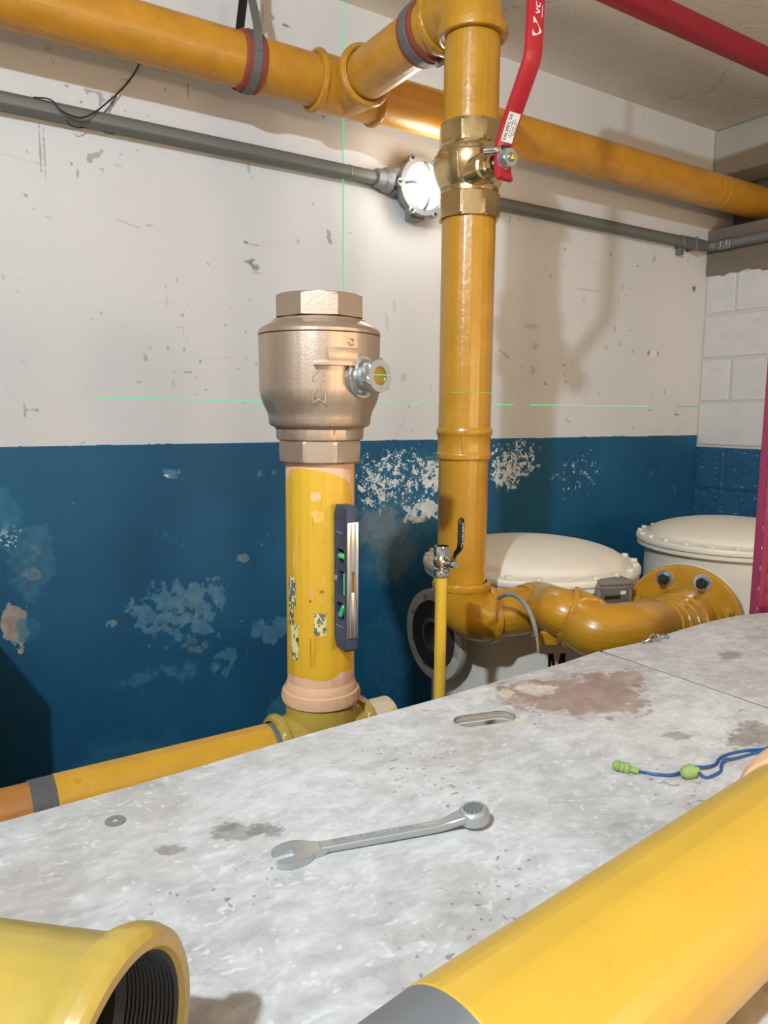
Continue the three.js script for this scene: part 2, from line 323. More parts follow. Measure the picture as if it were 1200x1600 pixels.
const beamMat = new THREE.MeshStandardMaterial({ map: plasterMap(87, [176, 170, 156]), roughness: 0.85, bumpMap: castBump, bumpScale: 0.002 });
const box = (x0, x1, y0, y1, z0, z1) => boxUV(new THREE.BoxGeometry(x1 - x0, y1 - y0, z1 - z0).translate((x0 + x1) / 2, (y0 + y1) / 2, (z0 + z1) / 2));
struct('floor', box(XL - T, XR + 0.4, -T, 0, ZB - T, ZF + T), std(0x7d7a72, 0.75));
struct('ceiling', box(XL - T, XR + 0.4, TOP, TOP + T, ZB - T, ZF + T), ceilingMat);
struct('wall_left', box(XL - T, XL, 0, TOP, ZB, ZF + T), plainWall);
struct('wall_front', box(XL, XR + 0.2, 0, TOP, ZF, ZF + T), plainWall);
// right wall: block courses below, a rough mortar bed, a missing course where the pipe goes through, a concrete beam on top
{
  const COURSE = [0, 0.125, 0.303, 0.481, 0.659, 0.837, 1.014, 1.191, 1.370, 1.551, 1.727, 1.905, 2.068];
  const wall = struct('wall_right', merge(box(XR + 0.0045, XR + 0.4, 0, 2.24, ZB, ZF), box(XR + 0.17, XR + 0.4, 2.24, 2.45, ZB, ZF)), std(0xc9c5bc, 0.8, 0, { map: null }));
  const whiteBlocks = [0, 1, 2].map(k => new THREE.MeshStandardMaterial({ map: dataTex(512, 256, (u, v) => { const n = fbm(u * 8, v * 4, 90 + k, 4) - 0.5, sp = smooth(0.92, 0.95, vnoise(u * 70, v * 35, 95 + k)) * 0.35; return [213, 211, 205].map((b, q) => mix(b + n * 14, 110 - q * 5, sp)); }, { wrap: THREE.MirroredRepeatWrapping, repeat: [2.5, 5] }), roughness: 0.65, bumpMap: castBump, bumpScale: 0.0015 }));
  const blueBlock = new THREE.MeshStandardMaterial({ map: dataTex(512, 256, (u, v) => { const n = fbm(u * 8, v * 4, 98, 4) - 0.5, sp = smooth(0.87, 0.9, vnoise(u * 60, v * 30, 99)) * 0.6; return [24, 84, 118].map((b, q) => mix(b + n * 22, 170, sp)); }, { wrap: THREE.MirroredRepeatWrapping, repeat: [2.5, 5] }), roughness: 0.6, bumpMap: castBump, bumpScale: 0.0015 });
  for (let c = 0; c < COURSE.length - 1; c++) {
    const y0 = COURSE[c], y1 = COURSE[c + 1], J = 0.006, off = c % 2 ? -1.813 - 0.39 : -1.813 - 0.195;
    for (let z = off; z < 0.6; z += 0.39) {
      const z0 = Math.max(ZB, z) + J, z1 = z + 0.39 - J; if (z1 - z0 < 0.05) continue;
      const g = rbox(0.03, y1 - y0 - 2 * J, z1 - z0, 0.005, V(XR + 0.015 + (rnd() - 0.5) * 0.002, (y0 + y1) / 2, (z0 + z1) / 2));
      struct('block', g, y1 < 1.4 ? blueBlock : whiteBlocks[(c + Math.round(z * 7) + 9) % 3], wall);
    }
  }
  // recessed joints, painted like the blocks beside them
  struct('joint_paint', box(XR + 0.0035, XR + 0.02, 0, 1.366, ZB, ZF), blueBlock, wall);
  // the ragged strip of bare concrete above the paint, and the beam over the gap
  const s2 = new THREE.Shape(); s2.moveTo(-0.4, 2.24); for (let z = 0.4; z <= -ZB + 0.001; z += 0.012) s2.lineTo(z * -1, 2.066 + 0.018 * (fbm(z * 22, 1, 105, 3) - 0.5) - 0.012 * smooth(0.62, 0.75, vnoise(z * 30, 4, 106))); s2.lineTo(ZB, 2.24);
  const strip = extrude(s2, 0.012, 0.002); strip.rotateY(-Math.PI / 2); strip.translate(XR + 0.01, 0, 0);
  struct('mortar_strip', boxUV(strip), concrete, wall);
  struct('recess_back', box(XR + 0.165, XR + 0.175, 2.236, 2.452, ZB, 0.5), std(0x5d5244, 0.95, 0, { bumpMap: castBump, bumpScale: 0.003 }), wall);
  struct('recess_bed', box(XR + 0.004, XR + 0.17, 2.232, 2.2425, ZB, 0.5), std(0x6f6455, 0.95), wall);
  struct('trim_1', rbox(0.36, TOP - 2.447, ZF - ZB, 0.012, V(XR + 0.18 - 0.002, (TOP + 2.447) / 2, (ZF + ZB) / 2)), beamMat);
}

// ---------------------------------------------------------------- lamps
function bulkhead(label, p, dir, power, group) {                         // round caged lamp; face looks along dir, turned flat on its mount
  const t = thing('bulkhead_lamp', label, 'lamp', p, group), o = V(0, 0, 0);
  const L = (g) => { g.scale(0.93, 1, 0.93); g.applyQuaternion(new THREE.Quaternion().setFromUnitVectors(UP, dir)); g.userData.local = true; return g; };
  const n = 6, lug = (ph, y) => aim(turned([[0, 0], [0.012, 0], [0.013, 0.001], [0.013, 0.017], [0.011, 0.019], [0, 0.019]], { seg: 16 }), V(0.088 * Math.sin(ph), y, 0.088 * Math.cos(ph)));
  part(t, 'housing', L(merge(turned([[0, 0], [0.062, 0], [0.066, 0.004], [0.07, 0.03], [0.084, 0.042], [0.088, 0.046], [0.088, 0.056], [0, 0.056]], { seg: 56 }),
    boxUV(new THREE.BoxGeometry(0.05, 0.034, 0.04)).translate(0, 0.022, 0.075), boxUV(new THREE.BoxGeometry(0.05, 0.034, 0.04)).translate(0, 0.022, -0.075),
    boxUV(new THREE.BoxGeometry(0.04, 0.034, 0.05)).translate(0.075, 0.022, 0), boxUV(new THREE.BoxGeometry(0.04, 0.034, 0.05)).translate(-0.075, 0.022, 0))), lampGrey);
  const ring = [part(t, 'guard_ring', L(turned([[0.066, 0.056], [0.088, 0.056], [0.09, 0.06], [0.088, 0.068], [0.072, 0.072], [0.066, 0.068], [0.066, 0.056]], { seg: 56 })), lampGrey)];
  for (let i = 0; i < n; i++) { const ph = (i + 0.5) / n * Math.PI * 2; part(ring[0], 'lug', L(lug(ph, 0.05)), lampGrey); part(ring[0], 'screw', L(aim(turned([[0, 0], [0.005, 0], [0.005, 0.004], [0, 0.005]], { seg: 12 }), V(0.09 * Math.sin(ph), 0.069, 0.09 * Math.cos(ph)))), darkIron); }
  const arc = (ph0, ph1) => { const pts = []; for (let i = 0; i <= 16; i++) { const s = i / 16 * Math.PI - Math.PI / 2, a = V(0.07 * Math.sin(ph0), 0, 0.07 * Math.cos(ph0)).multiplyScalar(Math.sin(s)); pts.push(V(a.x, 0.066 + 0.034 * Math.cos(s), a.z)); } return sweep(pts, 0.0045, { seg: 10 }); };
  part(t, 'guard_bar', L(arc(Math.PI / 2)), lampGrey); part(t, 'guard_bar', L(arc(0)), lampGrey);
  const dome = []; for (let i = 0; i <= 10; i++) { const s = i / 10 * Math.PI / 2; dome.push([0.065 * Math.cos(s), 0.056 + 0.03 * Math.sin(s)]); }
  part(t, 'glass', L(turned([[0, 0.054], ...dome], { seg: 40, a: 1.2 })), new THREE.MeshStandardMaterial({ color: 0xf4f6f8, roughness: 0.3, emissive: 0xf2f6ff, emissiveIntensity: 1.6 }));
  const l = new THREE.PointLight(0xfff6ea, power, 0, 2); l.castShadow = true; l.shadow.radius = 4; l.shadow.mapSize.set(1024, 1024); l.shadow.bias = -0.001;
  l.position.copy(dir).multiplyScalar(0.115); t.add(l);
  return t;
}
const LAMP = onZ(663, 291, -1.88); LAMP.z = ZB;
bulkhead('round grey caged bulkhead lamp, lit, mounted on the conduit on the white wall', LAMP, V(0, 0, 1), WALL_LAMP_POWER);
{ // small flood lamp hung from the ceiling at the left, aimed at the far corner
  const p = V(...KEY_POS), d = V(...KEY_AIM).sub(p).normalize(), t = thing('flood_lamp', 'small flat black flood lamp on a bracket under the ceiling, aimed at the far corner', 'lamp', V(p.x, TOP, p.z));
  const q = new THREE.Quaternion().setFromRotationMatrix(new THREE.Matrix4().lookAt(V(0, 0, 0), d.clone().negate(), UP)), b = g => { g.applyQuaternion(q); g.translate(p.x, p.y, p.z); return g; };
  part(t, 'housing', b(rbox(0.1, 0.075, 0.026, 0.005, V(0, 0, -0.02))), black);
  part(t, 'lens', b(rbox(0.075, 0.055, 0.004, 0.001, V(0, 0, -0.006))), new THREE.MeshStandardMaterial({ color: 0xf6f6f2, emissive: 0xfff6ea, emissiveIntensity: 3 }));
  part(t, 'bracket', rod(V(p.x - 0.02, p.y, p.z + 0.015), V(p.x - 0.02, TOP, p.z + 0.015), 0.006, 12), steel);
  const l = new THREE.RectAreaLight(0xdcedff, KEY_POWER, 0.07, 0.05); l.position.copy(d.clone().multiplyScalar(0.004)).add(V(0, p.y - TOP, 0)); l.lookAt(V(...KEY_AIM)); t.add(l);
  l.position.copy(p).sub(t.position).addScaledVector(d, 0.004); l.quaternion.copy(new THREE.Quaternion().setFromUnitVectors(V(0, 0, -1), d));
}
GLOBE_POS.forEach((q, i) => { // added fill lights: unseen globes on stands behind the camera
  const p = V(...q), t = thing('fill_lamp', ['added unseen globe fill light on a stand behind the left board', 'added unseen globe fill light on a stand behind the right board'][i], 'lamp', V(p.x, 0, p.z));
  const dome = []; for (let k = 0; k <= 16; k++) { const a = Math.PI * (k / 16 - 0.5); dome.push([0.12 * Math.cos(a), 0.12 * Math.sin(a)]); }
  part(t, 'globe', turned(dome, { seg: 36, a: 1.5 }).translate(p.x, p.y, p.z), new THREE.MeshStandardMaterial({ color: 0xf5f2ec, roughness: 0.5, emissive: 0xffe2bf, emissiveIntensity: 3 }));
  part(t, 'pole', rod(V(p.x, 0.02, p.z), V(p.x, p.y - 0.11, p.z), 0.014, 16), darkIron);
  for (let k = 0; k < 3; k++) part(t, 'leg', rod(V(p.x, 0.4, p.z), V(p.x + 0.35 * Math.sin(k * 2.094), 0, p.z + 0.35 * Math.cos(k * 2.094)), 0.01, 12), darkIron);
  const l = new THREE.PointLight(0xffdcb4, GLOBE_POWER, 0, 2); l.castShadow = true; l.shadow.radius = 5.5; l.shadow.mapSize.set(1024, 1024); l.shadow.bias = -0.001; l.position.set(0, p.y, 0); t.add(l);
});

// ---------------------------------------------------------------- overhead pipe, its tee, clamps
const PR = 0.0605, PY = 2.333, PZ = -1.8, RX = 1.043, RZ = -1.285;     // run along the back wall; riser position
{
  const t = thing('gas_pipe', 'thick ochre gas pipe running under the ceiling along the back wall, with a tee', 'pipe', V(0.2, PY, PZ));
  part(t, 'pipe', pipe(V(XL, PY, PZ), V(0.96, PY, PZ), PR), yellowOver);
  part(t, 'pipe', pipe(V(1.13, PY, PZ), V(XR + 0.168, PY, PZ), PR), yellowOver);
  const tee = part(t, 'tee', merge(aim(turned([[PR, 0], [0.069, 0.004], [0.067, 0.02], [0.067, 0.175], [0.069, 0.19], [PR, 0.195]], { seg: 64 }), V(0.945, PY, PZ), V(1, 0, 0)),
    aim(turned([[0.067, 0], [0.067, 0.1], [PR, 0.104]], { seg: 64 }), V(RX, PY, PZ), V(0, 0, 1))), yellowOver);
  part(tee, 'bead', bead(V(0.952, PY, PZ), V(1, 0, 0), 0.067, 0.016, 0.008), yellowOver);
  part(tee, 'bead', bead(V(1.132, PY, PZ), V(1, 0, 0), 0.067, 0.016, 0.008), yellowOver);
  part(tee, 'bead', bead(V(RX, PY, PZ + 0.095), V(0, 0, 1), 0.067, 0.018, 0.008), yellowOver);
  for (const x of [2.62, 2.66]) part(t, 'score_line', bead(V(x, PY, PZ), V(1, 0, 0), PR - 0.0005, 0.004, 0.0012), std(0xd9a24a, 0.5));
}
{ // branch from the tee to the elbow and down to the ball valve
  const t = thing('gas_pipe', 'ochre pipe from the overhead tee through an elbow down to the big ball valve', 'pipe', V(RX, 2.09, RZ));
  part(t, 'pipe', pipe(V(RX, PY, PZ + 0.06), V(RX, PY, RZ - 0.07), 0.0585), yellowOver);
  const R = 0.0655, el = part(t, 'elbow', sweep(bend(V(RX, PY, RZ - 0.1), V(RX, PY, RZ), V(RX, PY - 0.075, RZ), 0.062), R, { seg: 56 }), yellowRiser);
  part(el, 'bead', bead(V(RX, PY, RZ - 0.098), V(0, 0, 1), R, 0.018, 0.008), yellowRiser);
  part(el, 'bead', bead(V(RX, PY - 0.066, RZ), UP, R, 0.022, 0.0075), yellowRiser);
  part(t, 'pipe', pipe(V(RX, 2.06, RZ), V(RX, PY - 0.06, RZ), 0.0572), yellowRiser);
}
function pipeClamp(label, p, dir, r, hanger) {
  const t = thing('pipe_clamp', label, 'clamp', p);
  part(t, 'rubber_liner', aim(turned([[r - 0.001, -0.026], [r + 0.004, -0.026], [r + 0.006, -0.023], [r + 0.006, 0.023], [r + 0.004, 0.026], [r - 0.001, 0.026]], { seg: 56 }), p, dir), rubberRed);
  part(t, 'band', aim(turned([[r + 0.005, -0.011], [r + 0.0075, -0.011], [r + 0.0085, -0.01], [r + 0.0085, 0.01], [r + 0.0075, 0.011], [r + 0.005, 0.011]], { seg: 56 }), p, dir), strapGrey);
  if (hanger) {
    const side = dir.clone().cross(UP).normalize(), top = p.clone().setY(TOP), s = r + 0.008;
    for (const k of [1, -1]) {
      const a = p.clone().addScaledVector(side, k * s), b = p.clone().addScaledVector(side, k * s * 0.86).setY(p.y + 0.06), c = p.clone().setY(p.y + 0.19).addScaledVector(side, k * 0.006);
      const pts = smoothPath([a, b, c, top.clone().addScaledVector(side, k * 0.006)], 24, 0.3);
      const sh = new THREE.Shape(); sh.moveTo(-0.0105, -0.0014); sh.lineTo(0.0105, -0.0014); sh.lineTo(0.0105, 0.0014); sh.lineTo(-0.0105, 0.0014);
      const pos = []; const g = new THREE.BufferGeometry(), idx = [];
      pts.forEach((q, i) => { for (const [u, v] of [[-0.0105, -0.0015], [0.0105, -0.0015], [0.0105, 0.0015], [-0.0105, 0.0015]]) { const w = q.clone().addScaledVector(dir, u).addScaledVector(side, v); pos.push(w.x, w.y, w.z); } if (i) for (let j = 0; j < 4; j++) { const A = (i - 1) * 4 + j, B = (i - 1) * 4 + (j + 1) % 4; idx.push(A, B, B + 4, A, B + 4, A + 4); } });
      g.setAttribute('position', new THREE.Float32BufferAttribute(pos, 3)); g.setIndex(idx); g.computeVertexNormals();
      part(t, 'strap', boxUV(crease(g, 0.5)), k > 0 ? strapGrey : darkIron);
    }
    part(t, 'bolt', rod(p.clone().setY(p.y + 0.2).addScaledVector(side, -0.02), p.clone().setY(p.y + 0.2).addScaledVector(side, 0.022), 0.006, 12), darkIron);
  } else {
    part(t, 'bolt', rod(p.clone().add(V(0.012, -r - 0.014, 0.028)), p.clone().add(V(0.03, -r - 0.002, 0.028)), 0.007, 12), steel);
    part(t, 'rod', rod(p.clone().setY(p.y + r), p.clone().setY(TOP), 0.006, 12), darkIron);
  }
  return t;
}
const cl = onZ(395, 97, PZ + 0.03);
pipeClamp('grey strap clamp with red rubber liner hanging the overhead pipe from the ceiling', V(cl.x, PY, PZ), V(1, 0, 0), PR, true);
pipeClamp('grey ring clamp with red rubber liner on the branch beside the top elbow', V(RX, PY, -1.45), V(0, 0, 1), 0.0585, false);

// ---------------------------------------------------------------- ball valve with red lever
{
  const Y0 = 1.9, t = thing('ball_valve', 'large nickel plated brass ball valve with a red lever on the tall riser', 'valve', V(RX, Y0, RZ));
  const c = V(RX, 0, RZ), turn = -0.44 - 0.12;
  part(t, 'end_hex', flats([[0.0575, 1.903], [0.064, 1.901], [0.0665, 1.905], [0.0675, 1.94], [0.066, 1.948], [0.0615, 1.951], [0.056, 1.951]], 8, 0.062, { turn }).translate(RX, 0, RZ), nickel);
  part(t, 'end_hex', flats([[0.056, 2.042], [0.0615, 2.042], [0.066, 2.046], [0.0675, 2.055], [0.0668, 2.082], [0.0625, 2.089], [0.0575, 2.089]], 8, 0.0625, { turn }).translate(RX, 0, RZ), nickel);
  const body = part(t, 'body', turned([[0.058, 1.949], [0.0605, 1.951], [0.0612, 1.957], [0.0605, 1.962], [0.0645, 1.97], [0.0705, 1.983], [0.0745, 1.997], [0.0762, 2.008], [0.0765, 2.016], [0.0755, 2.024], [0.072, 2.0275], [0.0705, 2.028], [0.0695, 2.034], [0.064, 2.0355], [0.0625, 2.038], [0.0615, 2.044]], { seg: 80, a: 0.45 }).translate(RX, 0, RZ), nickel);
  for (const ph of [-1.02, -0.02, 0.62]) {
    const pts = [[0.0655, 1.971], [0.0715, 1.984], [0.0755, 1.997], [0.0772, 2.008], [0.0772, 2.018], [0.0745, 2.026]].map(([r, y]) => V(RX + r * Math.sin(ph), y, RZ + r * Math.cos(ph)));
    part(body, 'casting_rib', sweep(smoothPath(pts, 16), 0.0022, { seg: 8 }), nickel);
  }
  const S = V(RX - 0.024, 1.984, RZ), zf = RZ + 0.13;
  part(t, 'stem_boss', merge(aim(turned([[0.03, 0], [0.029, 0.078], [0.026, 0.083], [0.023, 0.085], [0.023, 0.098], [0.019, 0.1], [0.019, 0.112], [0, 0.113]], { seg: 40 }), S.clone(), V(0, 0, 1))), nickel);
  part(t, 'stem', rod(S.clone().setZ(zf - 0.03), S.clone().setZ(zf + 0.026), 0.0085, 20), steel);
  const sp = at(767, 236, 1.44), sd = V(0.75, 0.05, 0.66).normalize();
  part(t, 'stop_pin', merge(aim(turned([[0.009, -0.014], [0.009, 0.0], [0.0075, 0.007], [0.0085, 0.011], [0.0075, 0.014], [0.0085, 0.018], [0.007, 0.02], [0, 0.02]], { seg: 20 }), sp, sd)), chrome);
  part(t, 'pin_cap', rod(sp.clone().addScaledVector(sd, 0.018), sp.clone().addScaledVector(sd, 0.036), 0.0082, 18, 0.3), black);
  // lever: a flat bar cranked away from the pipe; path in (height, distance from the wall)
  const wide = 0.038, th = 0.0065, x0 = S.x - wide / 2;
  const path = [[1.948, zf + 0.006], [1.962, zf - 0.001], [2.018, zf], [2.135, zf + 0.07], [2.155, zf + 0.076], [2.47, zf + 0.082]];
  const fine = []; for (let i = 0; i < path.length - 1; i++) for (let k = 0; k < 10; k++) fine.push([mix(path[i][0], path[i + 1][0], k / 10), mix(path[i][1], path[i + 1][1], k / 10)]); fine.push(path[path.length - 1]);
  const sm = fine.map((q, i) => { let a = 0, b = 0, w = 0; for (let k = -3; k <= 3; k++) { const f = fine[clamp(i + k, 0, fine.length - 1)]; a += f[0]; b += f[1]; w++; } return i < 4 || i > fine.length - 5 ? q : [a / w, b / w]; });
  const nrm = sm.map((q, i) => { const a = sm[Math.max(0, i - 1)], b = sm[Math.min(sm.length - 1, i + 1)], l = Math.hypot(b[0] - a[0], b[1] - a[1]); return [-(b[1] - a[1]) / l, (b[0] - a[0]) / l]; });
  const sh = new THREE.Shape(); sm.forEach((q, i) => { const p = [q[1] + nrm[i][1] * th / 2, q[0] + nrm[i][0] * th / 2]; i ? sh.lineTo(...p) : sh.moveTo(...p); }); for (let i = sm.length - 1; i >= 0; i--) sh.lineTo(sm[i][1] - nrm[i][1] * th / 2, sm[i][0] - nrm[i][0] * th / 2);
  const lg = extrude(sh, wide - 0.002, 0.001); lg.rotateY(-Math.PI / 2); lg.translate(x0 + wide - 0.001, 0, 0);
  const lv = part(t, 'lever', boxUV(lg), red);
  // flat print that follows the bar: patch(y0, y1, x-range, draw)
  const frontZ = y => { for (let i = 1; i < sm.length; i++) if (y <= sm[i][0]) { const f = (y - sm[i - 1][0]) / (sm[i][0] - sm[i - 1][0]); const z = mix(sm[i - 1][1], sm[i][1], f), k = nrm[i]; return z + th / 2 / Math.max(0.3, k[1]) + 0.0014; } return sm[sm.length - 1][1] + th / 2; };
  const patch = (y0, y1, xa, xb, tex, o = {}) => { const g = new THREE.PlaneGeometry(1, 1, 1, 8), p = g.attributes.position; for (let i = 0; i < p.count; i++) { const y = mix(y0, y1, p.getY(i) + 0.5); p.setXYZ(i, mix(xa, xb, p.getX(i) + 0.5), y, frontZ(y)); } g.computeVertexNormals(); return g; };
  const stick = canvasTex(256, 512, (c, w, h) => { c.fillStyle = '#e9e8e2'; c.fillRect(0, 0, w, h); c.fillStyle = '#17191c'; c.save(); c.translate(0, h); c.rotate(-Math.PI / 2); c.font = 'bold 86px sans-serif'; c.textBaseline = 'middle'; c.textAlign = 'center'; c.fillText('VALMEC SA', h / 2, 66, h - 40); c.font = 'bold 44px sans-serif'; c.fillText('Jr. 471 CERES', h / 2, 138, h - 90); c.fillText('TELF. 326 - 7142', h / 2, 188, h - 60); c.fillText('RUC 20 415', h / 2, 232, h - 120); c.restore(); });
  const xc = S.x;
  part(lv, 'sticker', patch(2.015, 2.061, xc - 0.0135, xc + 0.015, stick), new THREE.MeshStandardMaterial({ map: stick, roughness: 0.6, side: THREE.DoubleSide }), 'white printed sticker');
  const logo = canvasTex(256, 1024, (c, w, h) => {
    c.clearRect(0, 0, w, h); c.fillStyle = c.strokeStyle = '#f1dcd6'; c.lineJoin = 'round';
    c.beginPath(); c.moveTo(60, 725); c.lineTo(215, 865); c.quadraticCurveTo(236, 890, 205, 905); c.lineTo(70, 965); c.quadraticCurveTo(36, 975, 34, 930); c.lineTo(34, 880);
    c.quadraticCurveTo(60, 935, 130, 928); c.quadraticCurveTo(196, 900, 160, 830); c.quadraticCurveTo(120, 775, 62, 795); c.quadraticCurveTo(50, 800, 40, 822); c.lineTo(44, 740); c.quadraticCurveTo(48, 716, 60, 725); c.fill();
    c.save(); c.translate(0, 690); c.rotate(-Math.PI / 2); c.font = 'bold 128px sans-serif'; c.textBaseline = 'middle'; c.fillText('VC', 10, 130, 300); c.font = 'bold 26px sans-serif'; c.fillText('INDUSTRIAL', -10, 222, 330); c.restore();
  });
  part(lv, 'printed_logo', patch(2.168, 2.303, xc - 0.013, xc + 0.0165, logo), new THREE.MeshStandardMaterial({ map: logo, roughness: 0.5, transparent: true, alphaTest: 0.4, side: THREE.DoubleSide }), 'white printed emblem and letters');
  const nut = part(t, 'nut', hexNut(S.clone().setZ(zf + 0.004), V(0, 0, 1), 0.033, 0.019, 0.0085, 0.2), zinc);
  part(nut, 'washer', aim(turned([[0.009, 0], [0.018, 0], [0.018, 0.0025], [0.009, 0.0025]], { seg: 28 }), S.clone().setZ(zf + 0.0025), V(0, 0, 1)), zinc);
  part(t, 'yellow_stem_mark', aim(turned([[0, 0], [0.0062, 0], [0.0062, 0.001], [0, 0.001]], { seg: 3 }), S.clone().add(V(0.001, -0.001, 0)).setZ(zf + 0.026), V(0, 0, 1)), std(0xe4c81e, 0.5));
}

// ---------------------------------------------------------------- tall riser, coupling, elbow, swept run to the flange
const EY = 1.045;
{
  const t = thing('gas_riser', 'ochre gas riser below the big ball valve, elbowed into a swept run with bolted flange', 'pipe', V(RX, EY, RZ));
  part(t, 'pipe', pipe(V(RX, 1.46, RZ), V(RX, 1.915, RZ), 0.0568, { phi0: Math.PI - 0.68 }), yellowRiser);
  const cp = part(t, 'coupling', turned([[0.0555, 1.4], [0.0585, 1.4], [0.0605, 1.403], [0.0608, 1.41], [0.0595, 1.414], [0.0578, 1.416], [0.0578, 1.45], [0.0598, 1.453], [0.0612, 1.456], [0.0612, 1.464], [0.06, 1.467], [0.0568, 1.468]], { seg: 64 }).translate(RX, 0, RZ), yellowRiser);
  const ph = -0.72; part(cp, 'casting_rib', rbox(0.005, 0.036, 0.004, 0.0015).rotateY(ph).translate(RX + 0.0585 * Math.sin(ph), 1.433, RZ + 0.0585 * Math.cos(ph)), yellowRiser);
  part(t, 'pipe', pipe(V(RX, 1.1, RZ), V(RX, 1.402, RZ), 0.0545), yellowRiser);
  const h1 = V(0.94, 0, 0.34).normalize(), c0 = V(RX, EY, RZ), o1 = c0.clone().addScaledVector(h1, 0.105);
  const el = part(t, 'elbow', sweep(bend(V(RX, EY + 0.075, RZ), c0, c0.clone().addScaledVector(h1, 0.075), 0.056), 0.061, { seg: 56 }), yellowRiser);
  part(el, 'bead', bead(V(RX, EY + 0.074, RZ), UP, 0.061, 0.018, 0.0045), yellowRiser);
  part(el, 'bead', bead(c0.clone().addScaledVector(h1, 0.072), h1, 0.061, 0.018, 0.005), yellowRiser);
  const F = at(1064, 972, 1.83), fd = V(0.9, 0, -0.42).normalize();
  const p2 = c0.clone().addScaledVector(h1, 0.175).setY(EY + 0.006);
  part(t, 'pipe', pipe(c0.clone().addScaledVector(h1, 0.06), p2, 0.0555), yellowRiser);
  const e2 = at(884, 960, 1.6), e2d = V(0.62, -0.3, 0.62).normalize();
  const hump = smoothPath([p2.clone().addScaledVector(h1, -0.015), p2.clone().addScaledVector(h1, 0.02).setY(EY + 0.014), e2.clone().addScaledVector(e2d, -0.012), e2.clone().addScaledVector(e2d, 0.02)], 24, 0.6);
  const hb = part(t, 'hump_elbow', sweep(hump, hump.map((_, i) => mix(0.059, 0.052, smooth(0, 10, i))), { seg: 56 }), yellowRiser);
  part(hb, 'bead', bead(p2.clone().addScaledVector(h1, -0.006), h1, 0.058, 0.016, 0.0045), yellowRiser);
  part(hb, 'web', rbox(0.05, 0.03, 0.012, 0.004).rotateY(-0.7).translate(e2.x - 0.03, e2.y - 0.05, e2.z - 0.01), yellowRiser);
  const big = smoothPath([e2.clone().addScaledVector(e2d, 0.006), e2.clone().addScaledVector(e2d, 0.03), at(930, 985, 1.545), at(985, 982, 1.575), at(1018, 976, 1.66), F.clone().addScaledVector(fd, -0.06), F.clone()], 60, 0.5);
  const bl = part(t, 'swept_elbow', sweep(big, big.map((_, i) => 0.0555 + 0.006 * smooth(12, 0, i) + 0.028 * smooth(40, 56, i)), { seg: 64 }), yellowRiser);
  part(bl, 'bead', bead(e2.clone().addScaledVector(e2d, 0.004), e2d, 0.0585, 0.013, 0.006), yellowRiser);
  part(bl, 'bead', bead(big[6], big[7].clone().sub(big[5]).normalize(), 0.0605, 0.013, 0.004), yellowRiser);
  for (const i of [39, 44, 48, 52]) part(bl, 'bead', bead(big[i], big[i + 1].clone().sub(big[i - 1]).normalize(), 0.0555 + 0.028 * smooth(40, 56, i), 0.012, 0.0042), yellowRiser);
  const fl = part(t, 'flange', aim(turned([[0.05, 0], [0.136, 0], [0.139, 0.003], [0.139, 0.021], [0.136, 0.024], [0.05, 0.024], [0.05, 0]], { seg: 72 }), F, fd), yellowRiser);
  const side = fd.clone().cross(UP).normalize();
  for (let k = 0; k < 8; k++) {
    const a = (k + 0.5) / 8 * Math.PI * 2 , b = F.clone().addScaledVector(side, 0.113 * Math.sin(a)).addScaledVector(UP, 0.113 * Math.cos(a)), back = fd.clone().negate();
    const steelTop = b.y > F.y + 0.08, m = steelTop ? darkIron : yellowRiser;
    const w = part(fl, 'bolt', merge(hexNut(b.clone().addScaledVector(back, 0.003), back, 0.024, 0.016, 0, a), aim(turned([[0.0085, 0], [0.0085, 0.036], [0.007, 0.039], [0, 0.039]], { seg: 16 }), b.clone().addScaledVector(back, 0.003), back)), m);
    part(fl, 'washer', aim(turned([[0.006, 0], [0.0205, 0], [0.021, 0.0008], [0.021, 0.0022], [0.0205, 0.003], [0.006, 0.003]], { seg: 28 }), b, back), steelTop ? zinc : yellowRiser);
  }
}
{ // grey lead hanging over the low elbow
  const pts = [[779, 934, 1.60], [790, 929, 1.575], [806, 931, 1.545], [820, 944, 1.515], [832, 968, 1.50], [839, 998, 1.50], [841, 1018, 1.505]].map(q => at(...q));
  const t = thing('cable', 'short grey cable draped over the low elbow of the riser, end hanging free', 'cable', pts[6]);
  const path = smoothPath(pts, 40);
  part(t, 'sheath', sweep(path.slice(0, 34), 0.0048, { seg: 14 }), std(0x85837d, 0.6));
  part(t, 'tip', sweep(path.slice(33), 0.003, { seg: 10 }), std(0xb9ab8f, 0.5, 0.3));
}

